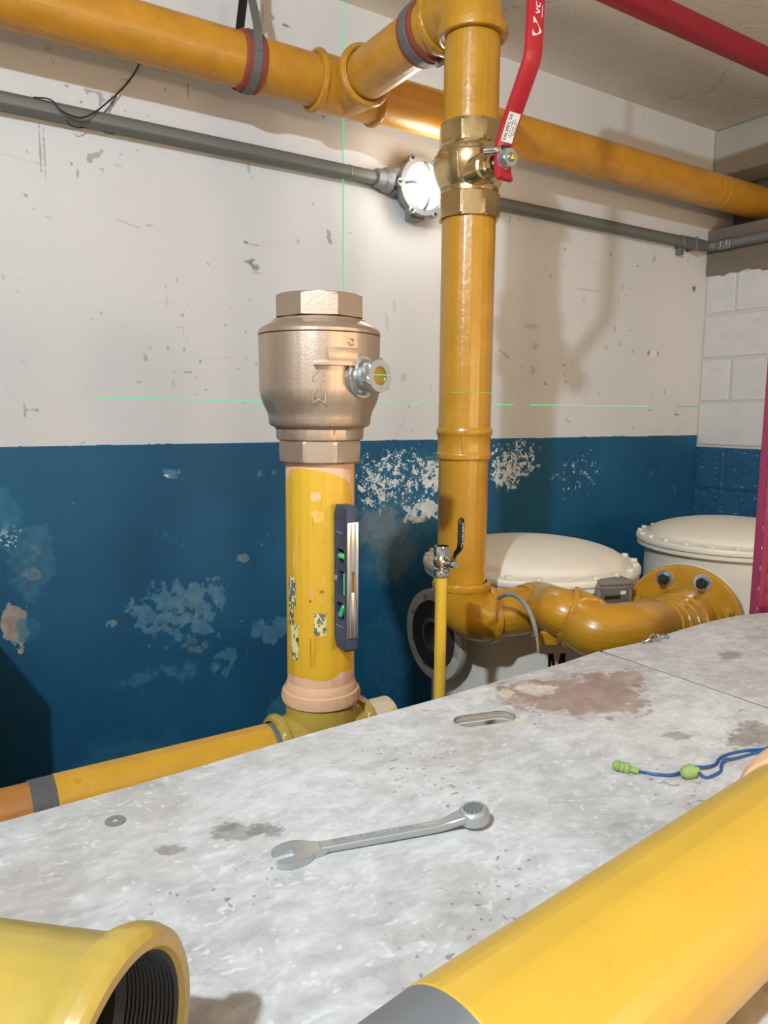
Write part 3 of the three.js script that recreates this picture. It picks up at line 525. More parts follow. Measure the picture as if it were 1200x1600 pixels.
// ---------------------------------------------------------------- small yellow pipe with its little ball valve
{
  const b = at(688, 1000, 1.36); const X = b.x, Z = b.z, top = 1.208;
  solo('gas_pipe', 'slim bright yellow upright pipe in front of the riser foot', 'pipe', pipe(V(X, 0, Z), V(X, top + 0.006, Z), 0.0107, { wall: 0.003, seg: 32 }), yellowThin);
  const t = thing('ball_valve', 'small chrome ball valve with a black lever on top of the slim yellow pipe', 'valve', V(X, top, Z));
  const c = g => g.translate(X, top, Z);
  part(t, 'end_hex', c(flats([[0.0112, 0], [0.0135, 0.0005], [0.0142, 0.002], [0.0142, 0.011], [0.012, 0.013]], 6, 0.0126, { turn: 0.2 })), chrome);
  part(t, 'body', c(turned([[0.011, 0.012], [0.0142, 0.013], [0.0145, 0.016], [0.0128, 0.018], [0.0128, 0.02], [0.0148, 0.022], [0.0155, 0.027], [0.0148, 0.033], [0.0128, 0.036], [0.012, 0.039]], { seg: 36 })), chrome);
  part(t, 'end_hex', c(flats([[0.0118, 0.038], [0.0142, 0.039], [0.0148, 0.041], [0.0148, 0.055], [0.0135, 0.0565], [0.0108, 0.0565], [0.0108, 0.04]], 6, 0.0132, { turn: 0.2 })), chrome);
  const sd = V(0.12, 0, 0.993), m = V(X, top + 0.027, Z);
  part(t, 'stem', merge(aim(turned([[0.008, 0], [0.008, 0.017], [0.006, 0.018], [0.006, 0.028], [0, 0.028]], { seg: 20 }), m, sd)), chrome);
  part(t, 'nut', hexNut(m.clone().addScaledVector(sd, 0.0295), sd, 0.0125, 0.007, 0, 0.3), chrome);
  const q = m.clone().addScaledVector(sd, 0.027), right = V(0.993, 0, -0.12);
  const path = smoothPath([q.clone().add(V(0, -0.008, 0)), q.clone().add(V(0, 0.006, 0)), q.clone().add(V(0, 0.02, 0)).addScaledVector(sd, 0.008), q.clone().add(V(0, 0.034, 0)).addScaledVector(sd, 0.018), q.clone().add(V(0, 0.06, 0)).addScaledVector(sd, 0.0195), q.clone().add(V(0, 0.086, 0)).addScaledVector(sd, 0.0195)], 30);
  const flat = (pts, w, th, m2, name, round) => {
    const pos = [], idx = [], n = pts.length; 
    pts.forEach((p, i) => { const T2 = pts[Math.min(n - 1, i + 1)].clone().sub(pts[Math.max(0, i - 1)]).normalize(), N = right.clone().cross(T2).normalize(), e = round ? Math.min(1, Math.sqrt(1 - Math.pow(clamp(1 - (n - 1 - i) / 4), 2)) + 0.08) * (i === 0 ? 0.7 : 1) : 1;
      for (let j = 0; j < 16; j++) { const a = j / 16 * Math.PI * 2, s = (v, k) => Math.sign(v) * Math.pow(Math.abs(v), k), v = p.clone().addScaledVector(right, s(Math.cos(a), 0.5) * w / 2 * e).addScaledVector(N, s(Math.sin(a), 0.5) * th / 2 * (i === n - 1 || i === 0 ? 0.6 : 1)); pos.push(v.x, v.y, v.z); }
      if (i) for (let j = 0; j < 16; j++) { const A = (i - 1) * 16 + j, B = (i - 1) * 16 + (j + 1) % 16; idx.push(A, B, B + 16, A, B + 16, A + 16); } });
    for (const [i, f] of [[0, 1], [n - 1, 0]]) for (let j = 1; j < 15; j++) f ? idx.push(i * 16, i * 16 + j + 1, i * 16 + j) : idx.push(i * 16, i * 16 + j, i * 16 + j + 1);
    const g = new THREE.BufferGeometry(); g.setAttribute('position', new THREE.Float32BufferAttribute(pos, 3)); g.setIndex(idx); g.computeVertexNormals(); return part(t, name, boxUV(crease(g, 0.9)), m2);
  };
  flat(path.slice(0, 12), 0.012, 0.0022, chrome, 'lever_root');
  const gp = flat(path.slice(9), 0.0135, 0.0052, black, 'lever', true);
  const lt = canvasTex(64, 256, (x, w, h) => { x.clearRect(0, 0, w, h); x.strokeStyle = x.fillStyle = '#d8d8d4'; x.save(); x.translate(0, h - 60); x.rotate(-Math.PI / 2); x.font = 'bold 44px sans-serif'; x.textBaseline = 'middle'; x.fillText('VALMEC', 0, 34, 180); x.restore(); x.lineWidth = 8; x.beginPath(); x.moveTo(14, 250); x.lineTo(16, 222); x.quadraticCurveTo(30, 196, 50, 214); x.lineTo(54, 240); x.stroke(); });
  const lp = new THREE.PlaneGeometry(0.0085, 0.05), e = q.clone().add(V(0, 0.0575, 0)).addScaledVector(sd, 0.0195 + 0.0034).addScaledVector(right, 0.001);
  lp.rotateY(Math.atan2(sd.x, sd.z)); lp.translate(e.x, e.y, e.z);
  part(gp, 'printed_letters', lp, new THREE.MeshStandardMaterial({ map: lt, roughness: 0.5, transparent: true, alphaTest: 0.4, side: THREE.DoubleSide }), 'white printed letters');
}

// ---------------------------------------------------------------- left standing pipe, tee, check valve, level
const LX = 0.585, LZ = -1.095, LR = 0.0572, PH = Math.atan2(-LX, -LZ), PORT = PH + 0.72;   // PH: the side that faces the camera
{
  const y0 = 1.02, y1 = 1.432, L = y1 - y0;
  const tex = canvasTex(2048, 2048, (c, w, h) => {                       // u: round the pipe (middle faces the camera), v: height
    const X = mm => w / 2 + mm / (2 * Math.PI * LR * 1000) * w, Y = y => h - (y - y0) / L * h;
    c.fillStyle = '#dcac2c'; c.fillRect(0, 0, w, h);
    for (let i = 0; i < 900; i++) { c.fillStyle = `rgba(${170 + rnd() * 60},${120 + rnd() * 60},${30 + rnd() * 40},${0.03 + rnd() * 0.05})`; const a = rnd() * w, b = rnd() * h; c.fillRect(a, b, 4 + rnd() * 60, 10 + rnd() * 200); }
    c.fillStyle = '#e8b996';
    c.fillRect(0, 0, w, Y(1.413)); c.beginPath(); c.moveTo(X(-75), 0); c.lineTo(X(-75), Y(1.375)); c.quadraticCurveTo(X(-62), Y(1.411), X(-40), Y(1.411)); c.lineTo(X(-10), Y(1.409)); c.quadraticCurveTo(X(40), Y(1.4), X(56), Y(1.385)); c.lineTo(X(70), Y(1.34)); c.lineTo(X(70), 0); c.fill();
    c.beginPath(); c.moveTo(0, h); c.lineTo(0, Y(1.064)); for (let i = 0; i <= 40; i++) { const mm = -180 + i * 9; c.lineTo(X(mm), Y(1.063 + (mm > 10 ? 0.010 * smooth(10, 45, mm) : 0) + 0.005 * (vnoise(i * 0.8, 3, 201) - 0.5))); } c.lineTo(w, h); c.fill();
    const dab = (mm, y, rx, ry, col) => { c.fillStyle = col; c.beginPath(); for (let k = 0; k <= 20; k++) { const a = k / 20 * Math.PI * 2, n = 0.7 + 0.5 * vnoise(k * 0.9, mm, 203); const px = X(mm + rx * Math.cos(a) * n), py = Y(y + ry / 1000 * Math.sin(a) * n); k ? c.lineTo(px, py) : c.moveTo(px, py); } c.fill(); };
    dab(-7, 1.366, 9, 9, '#edbd8c'); dab(-3, 1.334, 12, 10, 'rgba(236,196,120,0.6)'); dab(-16, 1.208, 4, 15, 'rgba(225,160,110,0.8)'); dab(2, 1.212, 4, 3, '#a8763c'); dab(3, 1.212, 1.4, 1.4, '#5a4632'); dab(-17, 1.196, 1.3, 3, '#7a4a2a'); dab(-50, 1.26, 1.6, 14, '#e9c68a');
    const line = (a, b, d, e, col, lw) => { c.strokeStyle = col; c.lineWidth = lw; c.beginPath(); c.moveTo(X(a), Y(b)); c.lineTo(X(d), Y(e)); c.stroke(); };
    line(-17, 1.135, -16, 1.085, '#6b4a1c', 5); line(-9, 1.135, -10, 1.086, '#8a6426', 5); line(-12, 1.118, -14, 1.088, '#a17a2c', 4); line(-12, 1.335, -12, 1.318, '#a07a2a', 4); line(6, 1.238, 3, 1.222, '#f0cf7a', 5); line(16, 1.29, 22, 1.258, '#f0cf7a', 4); line(-44, 1.25, -43, 1.31, '#eed79a', 4); line(20, 1.205, 19, 1.19, '#7a5520', 5); line(10, 1.19, 15, 1.186, '#f1d998', 5);
    for (let i = 0; i < 60; i++) line(-70 + rnd() * 130, 1.08 + rnd() * 0.3, -70 + rnd() * 130, 1.08 + rnd() * 0.3, 'rgba(0,0,0,0)', 1);
    for (let i = 0; i < 50; i++) { const a = -70 + rnd() * 130, y = 1.1 + rnd() * 0.28; line(a, y, a + (rnd() - 0.5) * 6, y + 0.002 + rnd() * 0.012, `rgba(${rnd() < 0.5 ? '120,84,30' : '242,214,140'},0.35)`, 2 + rnd() * 3); }
  });
  const t = thing('gas_pipe', 'thick bright yellow upright pipe stub under the bronze check valve, paint scuffed, torn stickers', 'pipe', V(LX, y0, LZ));
  const body = part(t, 'pipe', turned([[LR, y0], [LR, y1]], { seg: 96, phi0: PH + Math.PI, unit: true }).translate(LX, 0, LZ), new THREE.MeshPhysicalMaterial({ map: tex, roughness: 0.4, clearcoat: 0.3, clearcoatRoughness: 0.3, bumpMap: peelBump, bumpScale: 0.0002 }));
  // torn paper remnants stuck on the pipe: arc from a to b (mm round the pipe), height y0..y1
  const remnant = (a, b, yb, yt, sd, dark) => {
    const g = new THREE.PlaneGeometry(1, 1, 14, 2), p = g.attributes.position;
    for (let i = 0; i < p.count; i++) { const ph = PH + mix(a, b, p.getX(i) + 0.5) / 1000 / LR, r = LR + 0.0005; p.setXYZ(i, LX + r * Math.sin(ph), mix(yb, yt, p.getY(i) + 0.5), LZ + r * Math.cos(ph)); }
    g.computeVertexNormals();
    const tx = canvasTex(160, 320, (c, w, h) => { const im = c.createImageData(w, h); for (let y = 0; y < h; y++) for (let x = 0; x < w; x++) { const e = Math.min(x, w - x, (y) * 0.7, (h - y) * 0.7) / w, n = fbm(x / 26, y / 26, sd, 4), k = (y * w + x) * 4, on = e + (n - 0.5) * 0.22 > 0.05; const pr = fbm(x / 30, y / 44, sd + 9, 4), dk = pr > 1 - dark ? 1 : 0; const col = dk ? (sd % 2 ? [96, 96, 92] : [46, 46, 40]) : [216, 200, 130]; im.data[k] = col[0] + n * 20; im.data[k + 1] = col[1] + n * 20; im.data[k + 2] = col[2] + n * 20; im.data[k + 3] = on ? 255 : 0; } c.putImageData(im, 0, 0); });
    part(body, 'torn_sticker', g, new THREE.MeshStandardMaterial({ map: tx, roughness: 0.8, transparent: true, alphaTest: 0.5, side: THREE.DoubleSide }), 'torn paper sticker remnant');
  };
  remnant(-66, -44, 1.185, 1.232, 211, 0.56); remnant(-64, -50, 1.15, 1.186, 214, 0.5); remnant(-58, -38, 1.092, 1.155, 218, 0.42); remnant(-12, 10, 1.137, 1.177, 213, 0.52);
}
{ // tee at its foot
  const AY = 0.943, t = thing('pipe_tee', 'dull yellow tee fitting with a peach primed collar at the foot of the left pipe', 'fitting', V(LX, AY, LZ));
  const tee = part(t, 'tee_body', merge(turned([[0.0, AY - 0.058], [0.05, AY - 0.055], [0.058, AY - 0.03], [0.0605, AY], [0.0605, 1.02], [0.058, 1.026]], { seg: 64 }).translate(LX, 0, LZ),
    aim(turned([[0.05, 0], [0.0475, 0.02], [0.058, 0.075], [0.058, 0.1], [0.0475, 0.155], [0.0475, 0.172], [0.04, 0.174]], { seg: 56 }), V(LX - 0.088, AY, LZ), V(1, 0, 0))), yellowTee);
  part(t, 'collar', merge(bead(V(LX, 1.022, LZ), UP, 0.0605, 0.024, 0.0075), aim(turned([[0.0605, 0], [0.062, 0.012], [0.0585, 0.022], [0.057, 0.026]], { seg: 64 }), V(LX, 1.023, LZ))), primer, 'peach primed collar');
  part(tee, 'bead', bead(V(LX - 0.082, AY, LZ), V(1, 0, 0), 0.0475, 0.018, 0.0075), yellowTee);
  part(tee, 'bead', bead(V(LX + 0.08, AY, LZ), V(1, 0, 0), 0.0475, 0.018, 0.0075), yellowTee);
}
{
  const AY = 0.943, t = thing('gas_pipe', 'yellow horizontal pipe with bare threaded ends between the board edge and the blue wall', 'pipe', V(0.3, AY, LZ)), r = 0.042;
  const ends = (x0, x1) => { const rows = [[r - 0.006, 0]]; const l = x1 - x0, n = Math.round(l / 0.0023); for (let i = 0; i <= n; i++) { rows.push([r - 0.0022, i / n * l]); if (i < n) rows.push([r - 0.0006, (i + 0.5) / n * l]); } rows.push([r - 0.006, l]); return aim(turned(rows, { seg: 56, a: 0.2 }), V(x0, AY, LZ), V(1, 0, 0)); };
  part(t, 'pipe', pipe(V(0.156, AY, LZ), V(0.487, AY, LZ), r), yellowFresh);
  part(t, 'threaded_end', ends(0.123, 0.1565), thread, 'bare grey screw thread');
  part(t, 'threaded_end', ends(0.4865, 0.512), thread, 'bare grey screw thread');
  solo('gas_pipe', 'rusty orange pipe at the left edge, lined up with the bare thread', 'pipe', pipe(V(XL, AY, LZ), V(0.124, AY, LZ), r - 0.003), rustPipe);
  solo('pipe_nipple', 'short yellow pipe nipple with worn bare end on the right of the tee', 'pipe', merge(pipe(V(LX + 0.07, AY, LZ), V(0.725, AY, LZ), 0.0415)), new THREE.MeshStandardMaterial({ map: dataTex(256, 256, (u, v) => { const n = fbm(u * 9, v * 9, 231, 4); return n > 0.5 ? [206, 190, 160] : [204, 166, 66]; }, { repeat: [5, 5] }), roughness: 0.6 }));
  solo('hose', 'thin black hose on the blue wall behind the rusty pipe', 'hose', rod(V(XL, 0.898, -1.26), V(0.5, 0.888, -1.26), 0.008, 14), black);
}
{ // bronze check valve
  const t = thing('check_valve', 'large bronze check valve with cast arrow on top of the left yellow pipe', 'valve', V(LX, 1.415, LZ));
  const c = g => g.translate(LX, 0, LZ), turn = PH;
  part(t, 'end_hex', c(flats([[0.0575, 1.419], [0.064, 1.4175], [0.068, 1.421], [0.0712, 1.44], [0.0705, 1.449], [0.0685, 1.4535], [0.064, 1.456]], 8, 0.0655, { turn })), bronze);
  for (let k = 0; k < 8; k++) { const ph = PH + (k + 0.5) * Math.PI / 4; }
  const body = part(t, 'body', c(turned([[0.064, 1.4535], [0.0705, 1.456], [0.0715, 1.462], [0.0715, 1.472], [0.074, 1.4755], [0.0805, 1.478], [0.083, 1.483], [0.0832, 1.491], [0.0855, 1.5], [0.0915, 1.512], [0.0962, 1.525], [0.0975, 1.537], [0.0978, 1.6], [0.0982, 1.618], [0.0982, 1.6195]], { seg: 96, phi0: PH + Math.PI })), bronze);
  part(t, 'cap', c(turned([[0.0972, 1.6205], [0.0986, 1.6215], [0.0986, 1.626], [0.0955, 1.631], [0.084, 1.637], [0.0755, 1.6415], [0.0735, 1.645]], { seg: 96, phi0: PH + Math.PI })), bronze);
  part(t, 'top_hex', c(flats([[0.066, 1.645], [0.0745, 1.648], [0.0745, 1.672], [0.0735, 1.678], [0.0715, 1.6815], [0.068, 1.683], [0.0595, 1.683], [0.0575, 1.678], [0.0575, 1.648]], 8, 0.0678, { turn })), bronze);
  const on = (mm, r) => { const ph = PH + mm / 1000 / 0.0978; return V(LX + r * Math.sin(ph), 0, LZ + r * Math.cos(ph)); };
  // raised outline of the flow arrow
  const out = [[0, 1.602], [9, 1.591], [9, 1.5835], [4, 1.5855], [4, 1.571], [9, 1.564], [9, 1.5515], [0, 1.557], [-9, 1.5515], [-9, 1.564], [-4, 1.571], [-4, 1.5855], [-9, 1.5835], [-9, 1.591], [0, 1.602]];
  const ap = []; for (let i = 0; i < out.length - 1; i++) for (let k = 0; k < 4; k++) { const q = on(mix(out[i][0], out[i + 1][0], k / 4) - 1, 0.0979); q.y = mix(out[i][1], out[i + 1][1], k / 4) - 0.038; ap.push(q); } ap.push(ap[0].clone());
  part(body, 'arrow', sweep(ap, 0.0012, { seg: 8, caps: false, a: 1 }), bronze);
  // ledge, cast block and small ring
  const bd = (a, b, y0, y1, r0, r1) => { const pos = [], s = 10, sh = new THREE.Shape(); for (let i = 0; i <= s; i++) { const p = on(mix(a, b, i / s), r1); i ? sh.lineTo(p.x, -p.z) : sh.moveTo(p.x, -p.z); } for (let i = s; i >= 0; i--) { const p = on(mix(a, b, i / s), r0); sh.lineTo(p.x, -p.z); } const g = extrude(sh, y1 - y0, 0.001); g.rotateX(-Math.PI / 2); g.translate(0, y0, 0); return boxUV(g); };
  part(body, 'ledge', merge(bd(-8, 55, 1.57, 1.574, 0.095, 0.108), bd(0, 50, 1.5725, 1.576, 0.095, 0.104)), bronze);
  part(body, 'cast_block', bd(13, 56, 1.576, 1.595, 0.095, 0.104), bronze);
  const rg = new THREE.TorusGeometry(0.0045, 0.0014, 8, 24), rp = on(50, 0.099); rg.rotateY(PH + 50 / 97.8); rg.translate(rp.x, 1.605, rp.z); part(body, 'cast_ring', boxUV(rg), bronze);
  // side port with two nuts and a brass plug
  const an = PORT, d = V(Math.sin(an), 0.02, Math.cos(an)).normalize(), o = V(LX, 1.5515, LZ);
  const at2 = s => o.clone().addScaledVector(d, s);
  part(t, 'port_boss', aim(turned([[0.033, 0], [0.03, 0.02], [0.028, 0.024], [0, 0.024]], { seg: 36 }), at2(0.078), d), bronze);
  part(t, 'nut', merge(hexNut(at2(0.101), d, 0.054, 0.012, 0.012, 0.2), aim(turned([[0.01, 0], [0.032, 0], [0.032, 0.002], [0.01, 0.002]], { seg: 36 }), at2(0.0995), d)), zinc, 'zinc plated nut');
  part(t, 'sleeve', rod(at2(0.11), at2(0.127), 0.02, 28), zinc);
  part(t, 'nut', hexNut(at2(0.121), d, 0.049, 0.0165, 0.0142, 0.55), zinc, 'zinc plated nut');
  part(t, 'plug', aim(turned([[0, 0], [0.0146, 0], [0.0146, 0.001], [0.001, 0.0022], [0, 0.0022]], { seg: 36 }), at2(0.134), d), brass, 'brass plug');
}
{ // torpedo level clipped upright on the pipe
  const x = LX + 0.0035, z0 = LZ + LR + 0.0005, yb = 1.121, yt = 1.354, w = 0.021, D = 0.041;
  const t = thing('spirit_level', 'small blue spirit level with aluminium rails standing upright on the left pipe', 'spirit level', V(x, yb, z0));
  const s = new THREE.Shape(); s.moveTo(0.002, 0.018); s.lineTo(0.01, 0.002); s.lineTo(D - 0.004, 0); s.lineTo(D, 0.004); s.lineTo(D, yt - yb - 0.006); s.lineTo(D - 0.006, yt - yb); s.lineTo(0.008, yt - yb); s.lineTo(0.002, yt - yb - 0.014);
  const hole = (zz, yy, a, b, r) => { const h = new THREE.Path(); h.moveTo(zz - a, yy - b + r); h.quadraticCurveTo(zz - a, yy - b, zz - a + r, yy - b); h.lineTo(zz + a - r, yy - b); h.quadraticCurveTo(zz + a, yy - b, zz + a, yy - b + r); h.lineTo(zz + a, yy + b - r); h.quadraticCurveTo(zz + a, yy + b, zz + a - r, yy + b); h.lineTo(zz - a + r, yy + b); h.quadraticCurveTo(zz - a, yy + b, zz - a, yy + b - r); s.holes.push(h); };
  hole(0.021, 0.152, 0.013, 0.0125, 0.005); hole(0.0255, 0.1085, 0.0105, 0.021, 0.004); hole(0.021, 0.062, 0.014, 0.016, 0.012);
  const toRoom = g => { g.rotateY(-Math.PI / 2); return g.translate(x + w / 2, yb, z0); };
  const body = part(t, 'body', boxUV(toRoom(extrude(s, w - 0.0016, 0.0008).translate(0, 0, 0.0008))), navy);
  part(body, 'web', box(x - 0.0015, x + 0.0015, yb + 0.03, yb + 0.175, z0 + 0.004, z0 + D - 0.004), std(0x141f3e, 0.5));
  for (const yy of [0.19, 0.038]) part(body, 'moulded_line', box(x - w / 2 - 0.0006, x - w / 2 + 0.0005, yb + yy, yb + yy + 0.0012, z0 + 0.008, z0 + 0.03), std(0x8d93a6, 0.6));
  part(body, 'rivet', aim(turned([[0, 0], [0.004, 0], [0.004, 0.001], [0, 0.0016]], { seg: 16 }), V(x - w / 2 - 0.0002, yb + 0.116, z0 + 0.009), V(-1, 0, 0)), std(0x9aa0ac, 0.5));
  const rs = new THREE.Shape(); rs.moveTo(-0.0095, 0); rs.lineTo(0.0095, 0); rs.lineTo(0.0095, 0.186); rs.lineTo(-0.0095, 0.186); const rh = new THREE.Path(); rh.moveTo(-0.003, 0.074); rh.lineTo(0.003, 0.074); rh.lineTo(0.003, 0.108); rh.lineTo(-0.003, 0.108); rs.holes.push(rh);
  const alu = std(0xd9d7d2, 0.26, 0.88);
  part(t, 'rail', boxUV(merge(extrude(rs, 0.0022, 0.0004), rod(V(-0.0036, 0.001, 0.0026), V(-0.0036, 0.185, 0.0026), 0.0012, 10), rod(V(0.0036, 0.001, 0.0026), V(0.0036, 0.185, 0.0026), 0.0012, 10)).translate(x, yb + 0.022, z0 + D)), alu, 'aluminium rail with a slot');
  part(t, 'rail', box(x - 0.009, x + 0.009, yb + 0.02, yb + 0.205, z0 - 0.0002, z0 + 0.0022), alu, 'aluminium rail');
  part(t, 'vial_window', box(x - 0.003, x + 0.003, yb + 0.097, yb + 0.129, z0 + D - 0.002, z0 + D + 0.0021), std(0x8a5a1e, 0.35), 'amber window in the rail');
  const vial = (a, b, r) => part(t, 'vial', rod(a, b, r, 20, 0.4), green, 'green bubble vial');
  vial(V(x - 0.0055, yb + 0.152, z0 + 0.012), V(x - 0.0055, yb + 0.152, z0 + 0.031), 0.0048);
  vial(V(x - 0.0055, yb + 0.09, z0 + 0.0315), V(x - 0.0055, yb + 0.127, z0 + 0.0315), 0.0045);
  vial(V(x - 0.0055, yb + 0.053, z0 + 0.0145), V(x - 0.0055, yb + 0.073, z0 + 0.0275), 0.0046);
}

// ---------------------------------------------------------------- conduit, wires, red pipe, red upright
{
  const y = 2.172, z = ZB + 0.026, r = 0.0195;
  const t = thing('conduit', 'grey steel conduit along the white back wall, turning onto the right wall', 'conduit', V(0.2, y, z));
  part(t, 'pipe', rod(V(XL, y, z), V(LAMP.x - 0.1, y, z), r, 28, 0.03), galvanised);
  part(t, 'gland', merge(aim(turned([[r, -0.03], [0.026, -0.028], [0.028, -0.006], [0.033, 0], [0.036, 0.02], [0.03, 0.024]], { seg: 28 }), V(LAMP.x - 0.115, y, z), V(1, 0, 0))), lampGrey);
  part(t, 'gland', merge(aim(turned([[r, -0.03], [0.026, -0.028], [0.028, -0.006], [0.033, 0], [0.036, 0.02], [0.03, 0.024]], { seg: 28 }), V(LAMP.x + 0.115, y, z), V(-1, 0, 0))), lampGrey);
  part(t, 'pipe', sweep(bend(V(LAMP.x + 0.1, y, z), V(XR - 0.026, y, z), V(XR - 0.026, y, 1.2), 0.04), r, { seg: 28 }), galvanised);
  part(t, 'coupling', rod(V(2.62, y, z), V(2.76, y, z), 0.0225, 28, 0.1), galvanised);
  part(t, 'coupling', merge(rod(V(XR - 0.026, y, z + 0.045), V(XR - 0.026, y, z + 0.1), 0.0225, 28, 0.1), bead(V(XR - 0.026, y, z + 0.06), V(0, 0, 1), 0.0225, 0.008, 0.002), bead(V(XR - 0.026, y, z + 0.085), V(0, 0, 1), 0.0225, 0.008, 0.002)), steel);
  part(t, 'bracket', rbox(0.024, 0.03, 0.02, 0.003, V(2.64, y - 0.034, z - 0.012)), galvanised); part(t, 'clip', rbox(0.012, 0.05, 0.05, 0.003, V(2.7, y - 0.004, z)), galvanised);
  part(t, 'joint_ring', bead(onZ(545, 266, z).setY(y).setZ(z), V(1, 0, 0), r, 0.004, 0.0012), steel);
}
{
  const w = pts => smoothPath(pts.map(([a, b, z]) => onZ(a, b, z)), 50);
  solo('wire', 'thin dark loose wire looped over the left end of the conduit', 'wire', sweep(w([[52, 152, -1.905], [80, 156, -1.898], [96, 173, -1.895], [125, 184, -1.895], [147, 176, -1.898], [170, 158, -1.93], [190, 140, -1.94], [208, 118, -1.944], [219, 97, -1.946]]), 0.0018, { seg: 8 }), darkIron);
  solo('wire', 'thin grey wire tail hanging just below the conduit loop', 'wire', sweep(w([[104, 188, -1.899], [112, 197, -1.912], [130, 199, -1.93], [150, 186, -1.944], [168, 170, -1.946], [182, 150, -1.946]]), 0.0012, { seg: 8 }), darkIron);
}
{
  const y = 2.5, z = -1.328;
  solo('fire_pipe', 'dark red pipe under the ceiling at the upper right', 'pipe', rod(V(1.35, y, z), V(XR + 0.1, y, z), 0.0315, 40, 0.05), redPipeMat);
  const t = thing('pipe_hanger', 'thin steel hanger holding the red pipe to the ceiling', 'hanger', V(1.42, y, z));
  part(t, 'rod', rod(V(1.42, y + 0.03, z), V(1.42, TOP, z), 0.005, 12), steel);
  part(t, 'band', aim(turned([[0.0315, -0.011], [0.0335, -0.011], [0.0335, 0.011], [0.0315, 0.011]], { seg: 40 }), V(1.42, y, z), V(1, 0, 0)), steel);
}
{ // perforated angle upright beside the boards
  const x0 = 1.5, z0 = -0.86, h = 2.05;
  const sh = new THREE.Shape(); sh.moveTo(0, 0); sh.lineTo(0.042, 0); sh.lineTo(0.042, h); sh.lineTo(0, h);
  for (let y = 0.06; y < h - 0.03; y += 0.0445) { const p = new THREE.Path(); p.absellipse(0.0235, y, 0.0044, 0.0056, 0, Math.PI * 2, true); sh.holes.push(p); }
  const t = thing('rack_upright', 'crimson perforated steel angle upright standing behind the boards at the right edge', 'post', V(x0, 0, z0));
  const a = extrude(sh, 0.0025, 0.0003, { curveSegments: 10 }), b = a.clone(); a.translate(x0, 0, z0); b.rotateY(Math.PI / 2); b.translate(x0 + 0.042, 0, z0);
  part(t, 'flange', boxUV(a), crimson); part(t, 'flange', boxUV(b), crimson);
}

// ---------------------------------------------------------------- the two tanks
function tank(label, x, z, o = {}) {
  const R = 0.292, body = 0.264, yr = o.y ?? 1.104, t = thing('steel_tank', label, 'tank', V(x, 0, z), 'cream steel tanks along the back wall');
  delete t.userData.group;
  const ph = Math.atan2(-x, -z);
  let bodyMat = cream;
  if (o.letter) {
    const tex = canvasTex(2048, 1024, (c, w, h) => { c.fillStyle = '#e2dac6'; c.fillRect(0, 0, w, h); for (let i = 0; i < 500; i++) { c.fillStyle = `rgba(150,130,95,${rnd() * 0.10})`; c.fillRect(rnd() * w, rnd() * h, 2 + rnd() * 12, 2 + rnd() * 20); } c.fillStyle = '#151412'; const ax = w / 2 + o.letter[0] / (2 * Math.PI * body) * w, ay = h - o.letter[1] / (yr - 0.03) * h; c.font = 'bold 78px sans-serif'; c.textAlign = 'center'; c.textBaseline = 'top'; c.save(); c.translate(ax, ay); c.fillText('M', 0, 0, 66); c.restore(); });
    bodyMat = new THREE.MeshStandardMaterial({ map: tex, roughness: 0.45 });
  }
  const pb = part(t, 'body', turned([[body, 0], [body, yr - 0.03]], { seg: 96, phi0: ph + Math.PI, unit: true }).translate(x, 0, z), bodyMat);
  part(pb, 'body_flange', turned([[body, yr - 0.04], [R - 0.006, yr - 0.036], [R - 0.003, yr - 0.033], [R - 0.003, yr - 0.022], [body, yr - 0.02]], { seg: 96 }).translate(x, 0, z), cream);
  const dome = [[R, yr - 0.019], [R + 0.001, yr - 0.016], [R + 0.001, yr - 0.006], [R - 0.002, yr - 0.002], [0.27, yr], [0.26, yr + 0.003]]; for (let i = 0; i <= 12; i++) { const q = i / 12; dome.push([0.252 * Math.cos(q * Math.PI / 2) , yr + 0.008 + 0.05 * Math.pow(Math.sin(q * Math.PI / 2), 1.15)]); }
  const lid = part(t, 'lid', turned([[R - 0.02, yr - 0.02], ...dome], { seg: 96, a: 0.7 }).translate(x, 0, z), cream);
  for (let k = 0; k < 24; k++) { const a = k / 24 * Math.PI * 2 + 0.1, p = V(x + 0.28 * Math.sin(a), yr - 0.001, z + 0.28 * Math.cos(a)); part(lid, 'bolt', hexNut(p, UP, 0.016, 0.008, 0, a), cream); }
  return t;
}
const T1 = [1.445, -1.485], T2 = [2.25, -1.395];
tank('cream steel tank with bolted domed lid directly behind the riser foot', ...T1, { letter: [0.075, 0.934] });
tank('cream steel tank with bolted domed lid in the corner, behind the bolted flange', ...T2, { y: 1.112 });
